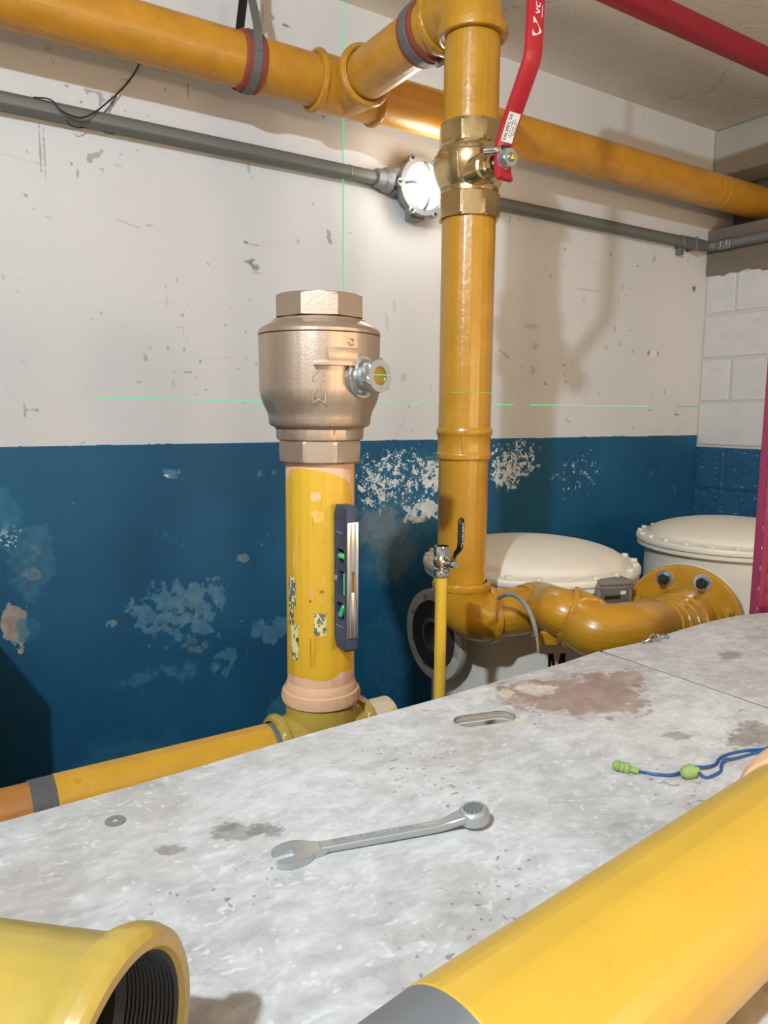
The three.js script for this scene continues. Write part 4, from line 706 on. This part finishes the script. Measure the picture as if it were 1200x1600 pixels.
{ // open flange on the first tank's left nozzle
  const y = 0.938, p = V(1.117, y, -1.484), d = V(-1, 0, 0), t = thing('pipe_flange', 'open steel flange with dark gasket face at the side of the tank behind the riser', 'flange', p);
  part(t, 'nozzle', aim(turned([[0.045, 0.02], [0.057, 0.02], [0.057, 0.12], [0.045, 0.12], [0.045, 0.02]], { seg: 48 }), V(p.x - 0.004, y, -1.484), V(1, 0, 0)), cream);
  const f = new THREE.Shape(); f.absarc(0, 0, 0.116, 0, Math.PI * 2); for (let k = 0; k < 8; k++) { const a = (k + 0.5) / 8 * Math.PI * 2, h = new THREE.Path(); h.absarc(0.096 * Math.cos(a), 0.096 * Math.sin(a), 0.0085, 0, Math.PI * 2, true); f.holes.push(h); } const b = new THREE.Path(); b.absarc(0, 0, 0.05, 0, Math.PI * 2, true); f.holes.push(b);
  const g = extrude(f, 0.018, 0.001, { curveSegments: 48 }); g.rotateY(-Math.PI / 2); g.translate(p.x + 0.018, y, p.z); part(t, 'flange_plate', boxUV(g), std(0xb9b2a4, 0.6, 0.1, { bumpMap: castBump, bumpScale: 0.001 }));
  part(t, 'gasket_face', aim(turned([[0.043, 0], [0.088, 0], [0.089, 0.001], [0.088, 0.003], [0.043, 0.003]], { seg: 56 }), p, d), std(0x2c2220, 0.85));
  part(t, 'bore_ring', aim(turned([[0.034, -0.09], [0.034, 0.004], [0.044, 0.004], [0.044, 0]], { seg: 48 }), p, d), std(0x66666a, 0.5, 0.5));
  part(t, 'bore_plug', aim(turned([[0, 0], [0.041, 0]], { seg: 40 }), V(p.x + 0.06, y, p.z), d), std(0x50504f, 0.6, 0.2));
  const n2 = V(T2[0] - 0.25, 1, T2[1]);
}
{ // mating flange and nozzle on the second tank
  const F = at(1064, 972, 1.83), fd = V(0.9, 0, -0.42).normalize(), p = F.clone().addScaledVector(fd, 0.025), t = thing('pipe_flange', 'cream flange of the corner tank bolted behind the ochre flange', 'flange', p);
  part(t, 'flange_plate', aim(turned([[0.05, 0], [0.136, 0], [0.138, 0.002], [0.138, 0.022], [0.136, 0.024], [0.05, 0.024], [0.05, 0]], { seg: 64 }), p, fd), cream);
  part(t, 'nozzle', pipe(p.clone().addScaledVector(fd, 0.02), p.clone().addScaledVector(fd, 0.36), 0.06), cream);
}
{ // grey meter index box on the first tank
  const p = at(953, 926, 1.83), t = thing('meter_box', 'small grey meter box with printed window under the lid of the tank', 'meter', p), rot = -0.32, b = g => g.rotateY(rot).translate(p.x, p.y, p.z);
  part(t, 'case', b(merge(rbox(0.098, 0.062, 0.05, 0.008), rbox(0.09, 0.012, 0.06, 0.004, V(0, 0.03, 0)), rbox(0.03, 0.02, 0.06, 0.004, V(-0.0, 0.02, -0.05)))), boxGrey);
  part(t, 'face_plate', b(rbox(0.074, 0.042, 0.004, 0.0015, V(-0.002, -0.004, 0.026))), std(0x5f5c55, 0.5));
  part(t, 'window', b(rbox(0.042, 0.009, 0.003, 0.001, V(-0.01, -0.004, 0.0285))), std(0x26211d, 0.3));
  part(t, 'tag', b(rbox(0.014, 0.0085, 0.002, 0.0006, V(0.018, 0.006, 0.0288))), std(0xd9d6cc, 0.6), 'white tag');
  part(t, 'screw', b(rod(V(-0.042, 0.02, 0.024), V(-0.042, 0.02, 0.03), 0.004, 14)), steel); part(t, 'screw', b(rod(V(0.042, 0.02, 0.024), V(0.042, 0.02, 0.03), 0.004, 14)), steel);
  const k = at(921, 913, 1.83); part(t, 'knob', aim(turned([[0, 0], [0.009, 0], [0.0095, 0.002], [0.0095, 0.016], [0.006, 0.02], [0, 0.02]], { seg: 8 }), k, V(-0.5, -0.2, 0.8)), std(0x69645a, 0.6));
  part(t, 'lead', sweep(smoothPath([k, at(924, 925, 1.82), at(930, 936, 1.82), at(936, 944, 1.83)], 16), 0.0025, { seg: 8 }), std(0xb5b0a4, 0.6));
}

{ // added steel box, unseen left of the view, shades the lower left wall
  const t = thing('shade_box', 'added unseen grey steel box shading the lower left of the blue wall', 'shade_box', V(-0.25, 0, -1.7));
  part(t, 'case', rbox(0.62, 1.14, 0.42, 0.008, V(-0.25, 0.57, ZB + 0.235)), std(0x8b8d8c, 0.5));
  part(t, 'door', rbox(0.58, 1.04, 0.02, 0.006, V(-0.25, 0.59, ZB + 0.455)), std(0x9a9c9a, 0.5));
  part(t, 'handle', rbox(0.02, 0.12, 0.03, 0.006, V(-0.02, 0.75, ZB + 0.475)), black);
}

// ---------------------------------------------------------------- laser cross: glowing strips stand in for projected light on wall and fittings
const laser = new THREE.MeshStandardMaterial({ color: 0x0a2a16, roughness: 1, emissive: 0x66f0a8, emissiveIntensity: 1.05 });
const laserDim = new THREE.MeshStandardMaterial({ color: 0x505e50, roughness: 1, emissive: 0x5aff9c, emissiveIntensity: 0.35 });
{
  const p = onZ(536, 330, ZB), lo = onZ(536, 470, ZB).y - 0.12;
  const t = thing('laser_line', 'thin vertical green laser line on the white wall above the check valve', 'laser line', V(p.x, p.y, ZB));
  part(t, 'line', box(p.x - 0.0015, p.x + 0.0015, lo, TOP - 0.001, ZB - 0.0005, ZB + 0.0008), laser);
  const x = onZ(609, 150, PZ + PR).x, pts = []; for (let i = 0; i <= 20; i++) { const a = mix(0.75, -0.95, i / 20); pts.push(V(x, PY + (PR + 0.0003) * Math.sin(a), PZ + (PR + 0.0003) * Math.cos(a))); }
  part(t, 'arc_on_pipe', sweep(pts, 0.0011, { seg: 6 }), laserDim);
}
{
  const q = onZ(400, 626, ZB), t = thing('laser_line', 'thin horizontal green laser line across wall, riser and valve plug', 'laser line', q);
  for (const [a, ya, b, yb, m] of [[146, 621.5, 420, 627, laser], [560, 629, 700, 631.5, laser], [760, 631.5, 802, 632.5, laser], [828, 632.5, 1014, 635, laser], [1058, 635, 1100, 635.5, laserDim]]) {
    const A = onZ(a, ya, ZB), B = onZ(b, yb, ZB); part(t, 'line', sweep([A, B], 0.0013, { seg: 6 }), m);
  }
  const pts = []; for (let i = 0; i <= 24; i++) { const a = mix(-1.25, 0.75, i / 24); pts.push(V(RX + 0.0569 * Math.sin(a), onZ(729, 613, RZ + 0.05).y, RZ + 0.0569 * Math.cos(a))); }
  part(t, 'arc_on_riser', sweep(pts, 0.0009, { seg: 6 }), new THREE.MeshStandardMaterial({ color: 0x606020, emissive: 0xd8ff50, emissiveIntensity: 0.45 }));
  const an = PORT, d = V(Math.sin(an), 0.02, Math.cos(an)).normalize(), c = V(LX, 1.5528, LZ).addScaledVector(d, 0.1372), r = V(Math.cos(an), 0, -Math.sin(an));
  part(t, 'line', sweep([c.clone().addScaledVector(r, -0.0138).addScaledVector(d, -0.0006), c.clone().addScaledVector(d, 0.0006), c.clone().addScaledVector(r, 0.021).addScaledVector(d, 0.0022)], 0.0008, { seg: 6 }), laser);
}

// ---------------------------------------------------------------- the boards
const BY = 1.11, BT = 0.0115;
{
  const SX = 1.0, SZ = 0.64, z0 = -0.82, TW = 2048, TH = 1312;
  const P = (px, py) => { const q = onY(px, py, BY); return [q.x, q.z]; };
  const stainsAndShade = [[880, 1085, 120, 34, [150, 122, 108], 0.75, 1], [955, 1068, 60, 18, [146, 120, 106], 0.6, 2], [815, 1090, 34, 22, [150, 124, 110], 0.55, 3], [380, 1300, 50, 14, [120, 114, 106], 0.5, 4], [270, 1330, 26, 8, [120, 108, 96], 0.55, 5], [350, 1292, 20, 7, [120, 112, 100], 0.5, 6], [1185, 1150, 46, 24, [124, 112, 100], 0.6, 7], [1060, 1150, 24, 5, [130, 124, 116], 0.55, 8], [835, 1078, 30, 10, [206, 200, 182], 0.8, 12], [745, 1085, 26, 16, [214, 208, 194], 0.7, 13], [800, 1130, 40, 10, [200, 188, 166], 0.6, 14], [790, 1085, 12, 8, [210, 200, 170], 0.7, 15], [410, 1296, 24, 7, [112, 106, 98], 0.5, 16], [395, 1303, 12, 5, [110, 104, 96], 0.5, 17], [720, 1370, 60, 20, [168, 158, 148], 0.35, 9], [40, 1410, 70, 50, [160, 148, 138], 0.4, 10], [130, 1460, 60, 30, [175, 166, 156], 0.3, 11]].map(([px, py, a, b, col, al, s]) => { const c = P(px, py), u = P(px + a, py), v = P(px, py + b); return { c, ux: u[0] - c[0], uz: u[1] - c[1], vx: v[0] - c[0], vz: v[1] - c[1], col, al, s }; });  // the large soft brown patch at the near left edge is painted shade
  for (const s of stainsAndShade) s.fr = clamp(1.5 / Math.hypot(s.ux, s.uz), 16, 90);
  for (const s of stainsAndShade) s.det = s.ux * s.vz - s.uz * s.vx;
  const bumpA = new Uint8Array(TW * TH * 4);
  const pix = (x, z, withMarks, sd) => {
    const wx = x + 0.02 * (fbm(x * 22, z * 22, 341 + sd, 3) - 0.5), wz = z + 0.02 * (fbm(x * 22, z * 22, 347 + sd, 3) - 0.5);
    const n1 = fbm(wx * 7, wz * 9, 301 + sd, 5) - 0.5, n2 = fbm(wx * 38, wz * 60, 305 + sd, 5) - 0.5, n3 = vnoise(x * 420, z * 420, 309) - 0.5, n4 = fbm(wx * 130, wz * 210, 303 + sd, 3) - 0.5;
    let c = [190 + n1 * 34 + n2 * 44 + n4 * 22 + n3 * 6, 187 + n1 * 36 + n2 * 44 + n4 * 22 + n3 * 6, 181 + n1 * 40 + n2 * 44 + n4 * 22 + n3 * 6];
    const br = smooth(0.44, 0.74, fbm(wx * 6 + 3, wz * 8, 311 + sd, 5)) * 0.6; c = c.map((v, i) => mix(v, [168, 158, 147][i] + n2 * 30, br));
    const fl = smooth(0.52, 0.74, fbm(wx * 60, wz * 100, 315 + sd, 5)); c = c.map((v, i) => mix(v, 212 - i * 3, fl * 0.4));
    const fl2 = smooth(0.74, 0.84, fbm(wx * 120 + 9, wz * 170, 317 + sd, 2)); c = c.map((v, i) => mix(v, 220 - i * 4, fl2 * 0.6));
    const dk = smooth(0.87, 0.92, vnoise(wx * 170, wz * 190, 319 + sd)) * smooth(0.52, 0.64, fbm(x * 9, z * 9, 321 + sd, 3)); c = c.map((v, i) => mix(v, 112 - i * 6, dk * 0.6));
    let h = 0.5 + n2 * 0.4 + fl * 0.06 - dk * 0.2;
    if (withMarks) for (const s of stainsAndShade) {
      const X = x - s.c[0], Z = z - s.c[1], a = (X * s.vz - Z * s.vx) / s.det, b = (Z * s.ux - X * s.uz) / s.det, d = Math.hypot(a, b); if (d > 1.8) continue;
      const n = 0.6 * fbm(x * s.fr, z * s.fr * 1.3, 330 + s.s, 4) + 0.4 * fbm(x * s.fr * 4, z * s.fr * 5, 360 + s.s, 3), t = smooth(1.08, 0.8, d + (n - 0.5) * 2.4) * s.al * (0.75 + 0.5 * vnoise(x * s.fr * 3, z * s.fr * 3, 370)); if (t > 0) { const g = 0.94 + 0.12 * vnoise(x * 90, z * 90, 333); c = c.map((v, i) => mix(v, s.col[i] * g, t)); h -= t * 0.15; }
    }
    return [c, h];
  };
  const map = dataTex(TW, TH, (u, v, i, j) => { const [c, h] = pix(u * SX, z0 + (1 - v) * SZ, true, 0), k = (j * TW + i) * 4; bumpA[k] = bumpA[k + 1] = bumpA[k + 2] = clamp(h) * 255; bumpA[k + 3] = 255; return c; }, { wrap: THREE.MirroredRepeatWrapping });
  const bm = finish(new THREE.DataTexture(bumpA, TW, TH), false, THREE.MirroredRepeatWrapping);
  const top1 = new THREE.MeshStandardMaterial({ map, roughness: 0.78, bumpMap: bm, bumpScale: 0.0008 });
  const st2 = P(1140, 1022), st3 = P(1100, 1000);
  const map2 = dataTex(1024, 1024, (u, v) => { const x = 0.9 + u * 0.8, z = -0.84 + (1 - v) * 0.8; let [c] = pix(x, z, true, 40); const d = Math.hypot((x - st2[0]) / 0.03, (z - st2[1]) / 0.022) + (fbm(x * 40, z * 40, 341, 3) - 0.5) * 1.4; const t = smooth(1.1, 0.5, d) * 0.55; return c.map((q, i) => mix(q - 4, 118 - i * 8, t)); }, { wrap: THREE.MirroredRepeatWrapping });
  const top2 = new THREE.MeshStandardMaterial({ map: map2, roughness: 0.78, bumpMap: castBump, bumpScale: 0.001 });
  const edgeMat = new THREE.MeshStandardMaterial({ map: dataTex(64, 256, (u, v) => { const l = Math.floor(v * 9) % 2, n = fbm(u * 8, v * 60, 351, 3) * 40; return l ? [120 + n, 108 + n, 96 + n] : [166 + n, 152 + n, 136 + n]; }, { repeat: [8, 1 / BT] }), roughness: 0.85 });
  function board(label, pts, hole, topMat, ox, oz, sx, sz) {
    const t = thing('plywood_board', label, 'board', V((pts[0][0] + pts[2][0]) / 2, BY - BT, -0.35));
    const s = new THREE.Shape(); pts.forEach(([x, z], i) => i ? s.lineTo(x, -z) : s.moveTo(x, -z)); if (hole) s.holes.push(hole);
    const g = new THREE.ExtrudeGeometry(s, { depth: BT - 0.002, bevelEnabled: true, bevelThickness: 0.001, bevelSize: 0.001, bevelSegments: 1, curveSegments: 16 }); g.rotateX(-Math.PI / 2); g.translate(0, BY - BT + 0.001, 0);
    const c = crease(g, 0.4), n = c.attributes.normal, p = c.attributes.position, sides = [[], []];
    for (let i = 0; i < p.count; i += 3) sides[n.getY(i) > 0.5 || n.getY(i) < -0.5 ? 0 : 1].push(i, i + 1, i + 2);
    const sub = ids => { const q = new THREE.BufferGeometry(), P2 = [], N2 = [], U2 = []; for (const i of ids) { const x = p.getX(i), y = p.getY(i), z = p.getZ(i); P2.push(x, y, z); N2.push(n.getX(i), n.getY(i), n.getZ(i)); ids === sides[0] ? U2.push((x - ox) / sx, 1 - (z - oz) / sz) : U2.push(x + z, y); } q.setAttribute('position', new THREE.Float32BufferAttribute(P2, 3)); q.setAttribute('normal', new THREE.Float32BufferAttribute(N2, 3)); q.setAttribute('uv', new THREE.Float32BufferAttribute(U2, 2)); return q; };
    part(t, 'panel', sub(sides[0]), topMat); part(t, 'edge', sub(sides[1]), edgeMat, 'layered plywood edge');
    return t;
  }
  const hc = [0.612, -0.7], hd = [0.97, 0.24], hn = [-0.24, 0.97], hole = new THREE.Path(), hp = [];
  for (let i = 0; i < 32; i++) { const a = i / 32 * Math.PI * 2, e = (Math.cos(a) > 0 ? 0.024 : -0.024), X = e + 0.0185 * Math.cos(a), Z = 0.0185 * Math.sin(a); hp.push([hc[0] + hd[0] * X + hn[0] * Z, hc[1] + hd[1] * X + hn[1] * Z]); }
  hp.forEach(([x, z], i) => i ? hole.lineTo(x, -z) : hole.moveTo(x, -z));
  const pt = (px, py) => { const q = onY(px, py, BY); return [q.x, q.z]; };
  const legs = (t, spots) => { for (const [x, z] of spots) part(t, 'leg', rbox(0.07, BY - BT, 0.07, 0.004, V(x, (BY - BT) / 2, z)), std(0x8a6f4e, 0.8)); };
  const b1 = board('long pale grey plywood board with a hand hole, carrying the spanner', [[-1.0, -0.74], pt(0, 1285), pt(250, 1216), pt(500, 1142), pt(700, 1087), pt(800, 1058), pt(880, 1036), pt(935, 1017.5), [0.9565, -0.7], [0.9565, 0.25], [-1.0, 0.25]], hole, top1, 0, z0, SX, SZ);
  const shadePanel = (t, x0, x1) => { part(t, 'shade_panel', box(x0, x1, 0.02, BY - BT, 0.215, 0.235), edgeMat); };  // added unseen panel that keeps lamp light out from under the boards
  shadePanel(b1, -0.98, 0.955); legs(b1, [[-0.9, -0.62], [-0.9, 0.15], [0.88, -0.62], [0.88, 0.15]]);
  const b2 = board('second grey plywood board at the right, butted against the board with the hand hole', [pt(943, 1016), pt(1010, 1002), pt(1060, 985), pt(1110, 971), pt(1150, 962), pt(1180, 959), pt(1215, 956), [1.95, -0.8], [1.95, 0.25], [0.9655, 0.25], [0.964, -0.7]], null, top2, 0.9, -0.84, 0.8, 0.8);
  shadePanel(b2, 0.967, 1.94); legs(b2, [[1.03, -0.62], [1.03, 0.15], [1.88, -0.62], [1.88, 0.15]]);
}

// ---------------------------------------------------------------- spanner, ear plugs, washer, scrap
{
  const a = onY(432, 1345, BY), L = 0.2, th = -Math.atan2(0.053, 0.19);
  const t = thing('spanner', 'grey steel combination spanner with raised ring end lying on the plywood board', 'spanner', V(a.x, BY, a.z - 0.002)); t.rotation.y = th;
  const tool = std(0xb9bdbc, 0.4, 0.7), dull = std(0xa4a9a8, 0.5, 0.6);
  const loc = (p, n, g, m) => { g.userData.local = true; return part(p, n, g, m); };
  // open jaw, seen from above in (x, z)
  const j = new THREE.Shape(), R = 0.0165, cx = 0.018, ja = 0.2, G = 0.0076, D = 0.0135;
  const put = (x, y) => [cx + x * Math.cos(ja) - y * Math.sin(ja), x * Math.sin(ja) + y * Math.cos(ja)];
  j.moveTo(...put(-0.0185, G)); j.lineTo(...put(-0.004, G)); j.lineTo(...put(0, G * 0.75)); j.lineTo(...put(0, -G * 0.75)); j.lineTo(...put(-0.004, -G)); j.lineTo(...put(-0.0195, -G));
  for (const [x, y] of [[-0.0205, -0.0105], [-0.017, -0.0145], [-0.01, -0.0172], [-0.002, -0.0175], [0.006, -0.0155], [0.013, -0.0105]]) j.lineTo(...put(x, y));
  j.lineTo(0.044, -0.0058); j.lineTo(0.046, 0.0058); for (const [x, y] of [[0.0165, 0.006], [0.009, 0.0125], [0.001, 0.0152], [-0.007, 0.0152], [-0.014, 0.0128], [-0.0185, 0.0095]]) j.lineTo(...put(x, y));
  const jg = extrude(j, 0.0042, 0.001); jg.rotateX(-Math.PI / 2); jg.translate(0, 0.001, 0); loc(t, 'open_jaw', boxUV(jg), tool);
  // shank: a bar that climbs to the ring
  const pts = [[0.04, 0.0042], [0.07, 0.0046], [0.11, 0.005], [0.145, 0.0056], [0.155, 0.006], [0.163, 0.0075], [0.171, 0.0098], [0.178, 0.011]], cv = smoothPath(pts.map(([x, y]) => V(x, y, 0)), 40), pos = [], idx = [];
  cv.forEach((p, i) => { const f = i / 40, hw = mix(0.0062, 0.0056, f) + 0.003 * smooth(0.85, 1, f), hh = mix(0.0036, 0.0044, f), Tn = cv[Math.min(40, i + 1)].clone().sub(cv[Math.max(0, i - 1)]).normalize(), N = V(-Tn.y, Tn.x, 0); for (let k = 0; k < 16; k++) { const q = k / 16 * Math.PI * 2, s = (v, e) => Math.sign(v) * Math.pow(Math.abs(v), e), v = p.clone().addScaledVector(N, hh * s(Math.sin(q), 0.55)); pos.push(v.x, v.y, hw * s(Math.cos(q), 0.55)); } if (i) for (let k = 0; k < 16; k++) { const A = (i - 1) * 16 + k, B = (i - 1) * 16 + (k + 1) % 16; idx.push(A, A + 16, B + 16, A, B + 16, B); } });
  for (let k = 1; k < 15; k++) { idx.push(0, k, k + 1); const e = 40 * 16; idx.push(e, e + k + 1, e + k); }
  const sg = new THREE.BufferGeometry(); sg.setAttribute('position', new THREE.Float32BufferAttribute(pos, 3)); sg.setIndex(idx); sg.computeVertexNormals(); const sk = loc(t, 'shank', boxUV(crease(sg, 0.7)), tool);
  loc(sk, 'recessed_panel', boxUV(new RoundedBoxGeometry(0.096, 0.0012, 0.0062, 2, 0.0005).rotateZ(0.008).translate(0.1, 0.0086, 0)), dull);
  for (const [x, l] of [[0.066, 0.004], [0.073, 0.006], [0.081, 0.003], [0.094, 0.0035], [0.1, 0.0045], [0.1065, 0.003], [0.112, 0.004], [0.13, 0.004], [0.138, 0.006]]) loc(sk, 'embossed_mark', boxUV(new RoundedBoxGeometry(l, 0.0006, 0.0032, 1, 0.0002).rotateZ(0.008).translate(x, 0.0086 + (x - 0.1) * 0.008 + 0.0007, 0)), tool);
  // ring end, tilted, twelve-point bore
  const tilt = 0.3, ring = []; const g12 = (r, y, ph) => r < 0.0098 ? 0.0078 + 0.0011 * Math.abs(Math.cos(ph * 6)) : r;
  const rg = turned([[0.0085, 0], [0.0112, 0], [0.0126, 0.001], [0.0132, 0.0035], [0.0128, 0.009], [0.0112, 0.0118], [0.0104, 0.0124], [0.0094, 0.0124], [0.0085, 0.0115], [0.0085, 0]], { seg: 144, a: 0.5, radius: g12 });
  rg.scale(1.14, 1.08, 1.14); rg.rotateZ(tilt * 0.4); rg.translate(0.19, 0.005, 0); loc(t, 'ring_end', rg, tool);
}
{
  const lime = std(0x8aa257, 0.65), blue = std(0x1d4b80, 0.5), r = 0.0017;
  const rows = [[0, -0.001], [0.0028, 0], [0.0046, 0.002], [0.0055, 0.0045], [0.0062, 0.0065], [0.0048, 0.0072], [0.0058, 0.0092], [0.0066, 0.0115], [0.005, 0.0122], [0.006, 0.0142], [0.0068, 0.0165], [0.0045, 0.018], [0.0034, 0.0195], [0.0034, 0.027], [0.0026, 0.0275], [0, 0.0275]];
  const b1 = onY(957, 1203, BY).setY(BY + 0.0068), e1 = onY(993, 1209, BY).setY(BY + 0.0036), d1 = e1.clone().sub(b1).normalize();
  solo('ear_plug', 'lime green flanged ear plug at the free end of the blue cord', 'ear plug', aim(turned(rows, { seg: 28, a: 0.5 }), b1, d1), lime);
  const b2 = onY(1066, 1219, BY).setY(BY + 0.0068), d2 = V(0.86, -0.05, 0.06).normalize();
  const g2 = turned(rows, { seg: 28, a: 0.5 }); g2.scale(1.12, 0.85, 1.12); solo('ear_plug', 'lime green ear plug in the bend of the blue cord, nearer the front pipe', 'ear plug', aim(g2, b2.setY(BY + 0.0078), d2), lime);
  const K = (px, py, h = r) => onY(px, py, BY).setY(BY + h);
  const end2 = b2.clone().addScaledVector(d2, 0.022);
  solo('cord', 'blue cord joining the two green ear plugs, running off under the front pipe', 'cord', sweep(smoothPath([e1.clone().addScaledVector(d1, -0.004), K(1005, 1209), K(1030, 1213), K(1055, 1214, 0.003), K(1078, 1207, 0.006), K(1100, 1204, 0.004), K(1117, 1197), K(1125, 1187), K(1140, 1180), K(1165, 1175), K(1190, 1173), K(1215, 1170), K(1240, 1160), K(1215, 1158), K(1196, 1176, 0.004), K(1175, 1180), K(1150, 1187), K(1133, 1193, 0.0045), K(1127, 1199, 0.003), K(1126, 1207), K(1115, 1214), K(1102, 1217), end2], 220), r, { seg: 10 }), blue);
}
{
  const p = onY(180, 1284, BY);
  solo('washer', 'small round grey washer lying near the back edge of the board', 'washer', aim(turned([[0.0035, 0], [0.009, 0], [0.0095, 0.0006], [0.0092, 0.0018], [0.0035, 0.002], [0.0035, 0]], { seg: 32 }), p), std(0x9b9a95, 0.5, 0.6));
  const q = onY(1022, 1001, BY), pts = []; for (let i = 0; i < 16; i++) pts.push(V(q.x + (i / 15 - 0.5) * 0.07 + (rnd() - 0.5) * 0.014, BY + 0.003 + 0.009 * rnd(), q.z + 0.004 + (rnd() - 0.5) * 0.014));
  solo('wire_scrap', 'crumpled scrap of silvery wire at the back edge of the boards', 'wire scrap', sweep(smoothPath(pts, 90), 0.0017, { seg: 8 }), std(0x9c9c9a, 0.35, 0.8));
}

// ---------------------------------------------------------------- pipe and fitting in the foreground
const FR = 0.052, fz = x => -0.269 - 0.1064 * (x - 0.4), fp = x => V(x, BY + FR + 0.009, fz(x)), FD = V(1, 0, -0.1064).normalize();
{
  const t = thing('gas_pipe', 'thick shiny yellow pipe with bare threaded end lying across the front of the board', 'pipe', fp(0.3).setY(BY));
  part(t, 'pipe', pipe(fp(0.207), fp(0.62), FR, { seg: 96 }), yellowFront);
  const rows = [[FR - 0.007, 0.034], [FR - 0.007, 0]]; for (let i = 0; i <= 15; i++) { rows.push([FR - 0.0034 + i * 0.0001, i / 15 * 0.034]); if (i < 15) rows.push([FR - 0.0018 + i * 0.0001, (i + 0.5) / 15 * 0.034]); } rows.push([FR - 0.007, 0.034]);
  part(t, 'threaded_end', aim(turned(rows, { seg: 96, a: 0.15 }), fp(0.174), FD), thread, 'bare grey screw thread');
  part(t, 'primed_collar', aim(turned([[FR - 0.004, 0], [FR + 0.003, 0.002], [FR + 0.007, 0.012], [FR + 0.0088, 0.03], [FR + 0.0085, 0.08], [FR - 0.006, 0.084]], { seg: 80 }), fp(0.592), FD), primer, 'peach primed collar');
}
{ // reducer-like fitting with an open threaded mouth
  const r = 0.065, C = V(0.071, BY + r, -0.352), d = V(0.687, 0, 0.727).normalize(), t = thing('pipe_fitting', 'dull yellow pipe fitting with open threaded mouth at the near left of the board', 'fitting', C.clone().setY(BY));
  const rows = [[0.046, -0.22], [0.05, -0.2], [0.052, -0.12], [0.0545, -0.06], [0.0565, -0.022], [0.0575, -0.014], [0.062, -0.012], [0.0645, -0.006], [0.065, 0], [0.0635, 0.006], [0.06, 0.009], [0.0545, 0.009], [0.0525, 0.006]];
  part(t, 'body', aim(turned(rows, { seg: 96, a: 0.7 }), C, d), yellowTee);
  const th = [[0.0525, 0.006]]; for (let i = 0; i < 12; i++) { th.push([0.0508, 0.004 - i * 0.0026]); th.push([0.0522, 0.0027 - i * 0.0026]); } th.push([0.046, -0.03], [0.044, -0.04], [0.04, -0.2], [0, -0.2]);
  part(t, 'inner_thread', aim(turned(th, { seg: 80, a: 0.2 }), C, d), std(0x3a3a3a, 0.5, 0.6), 'dark inner screw thread');
}

renderer.render(scene, camera);
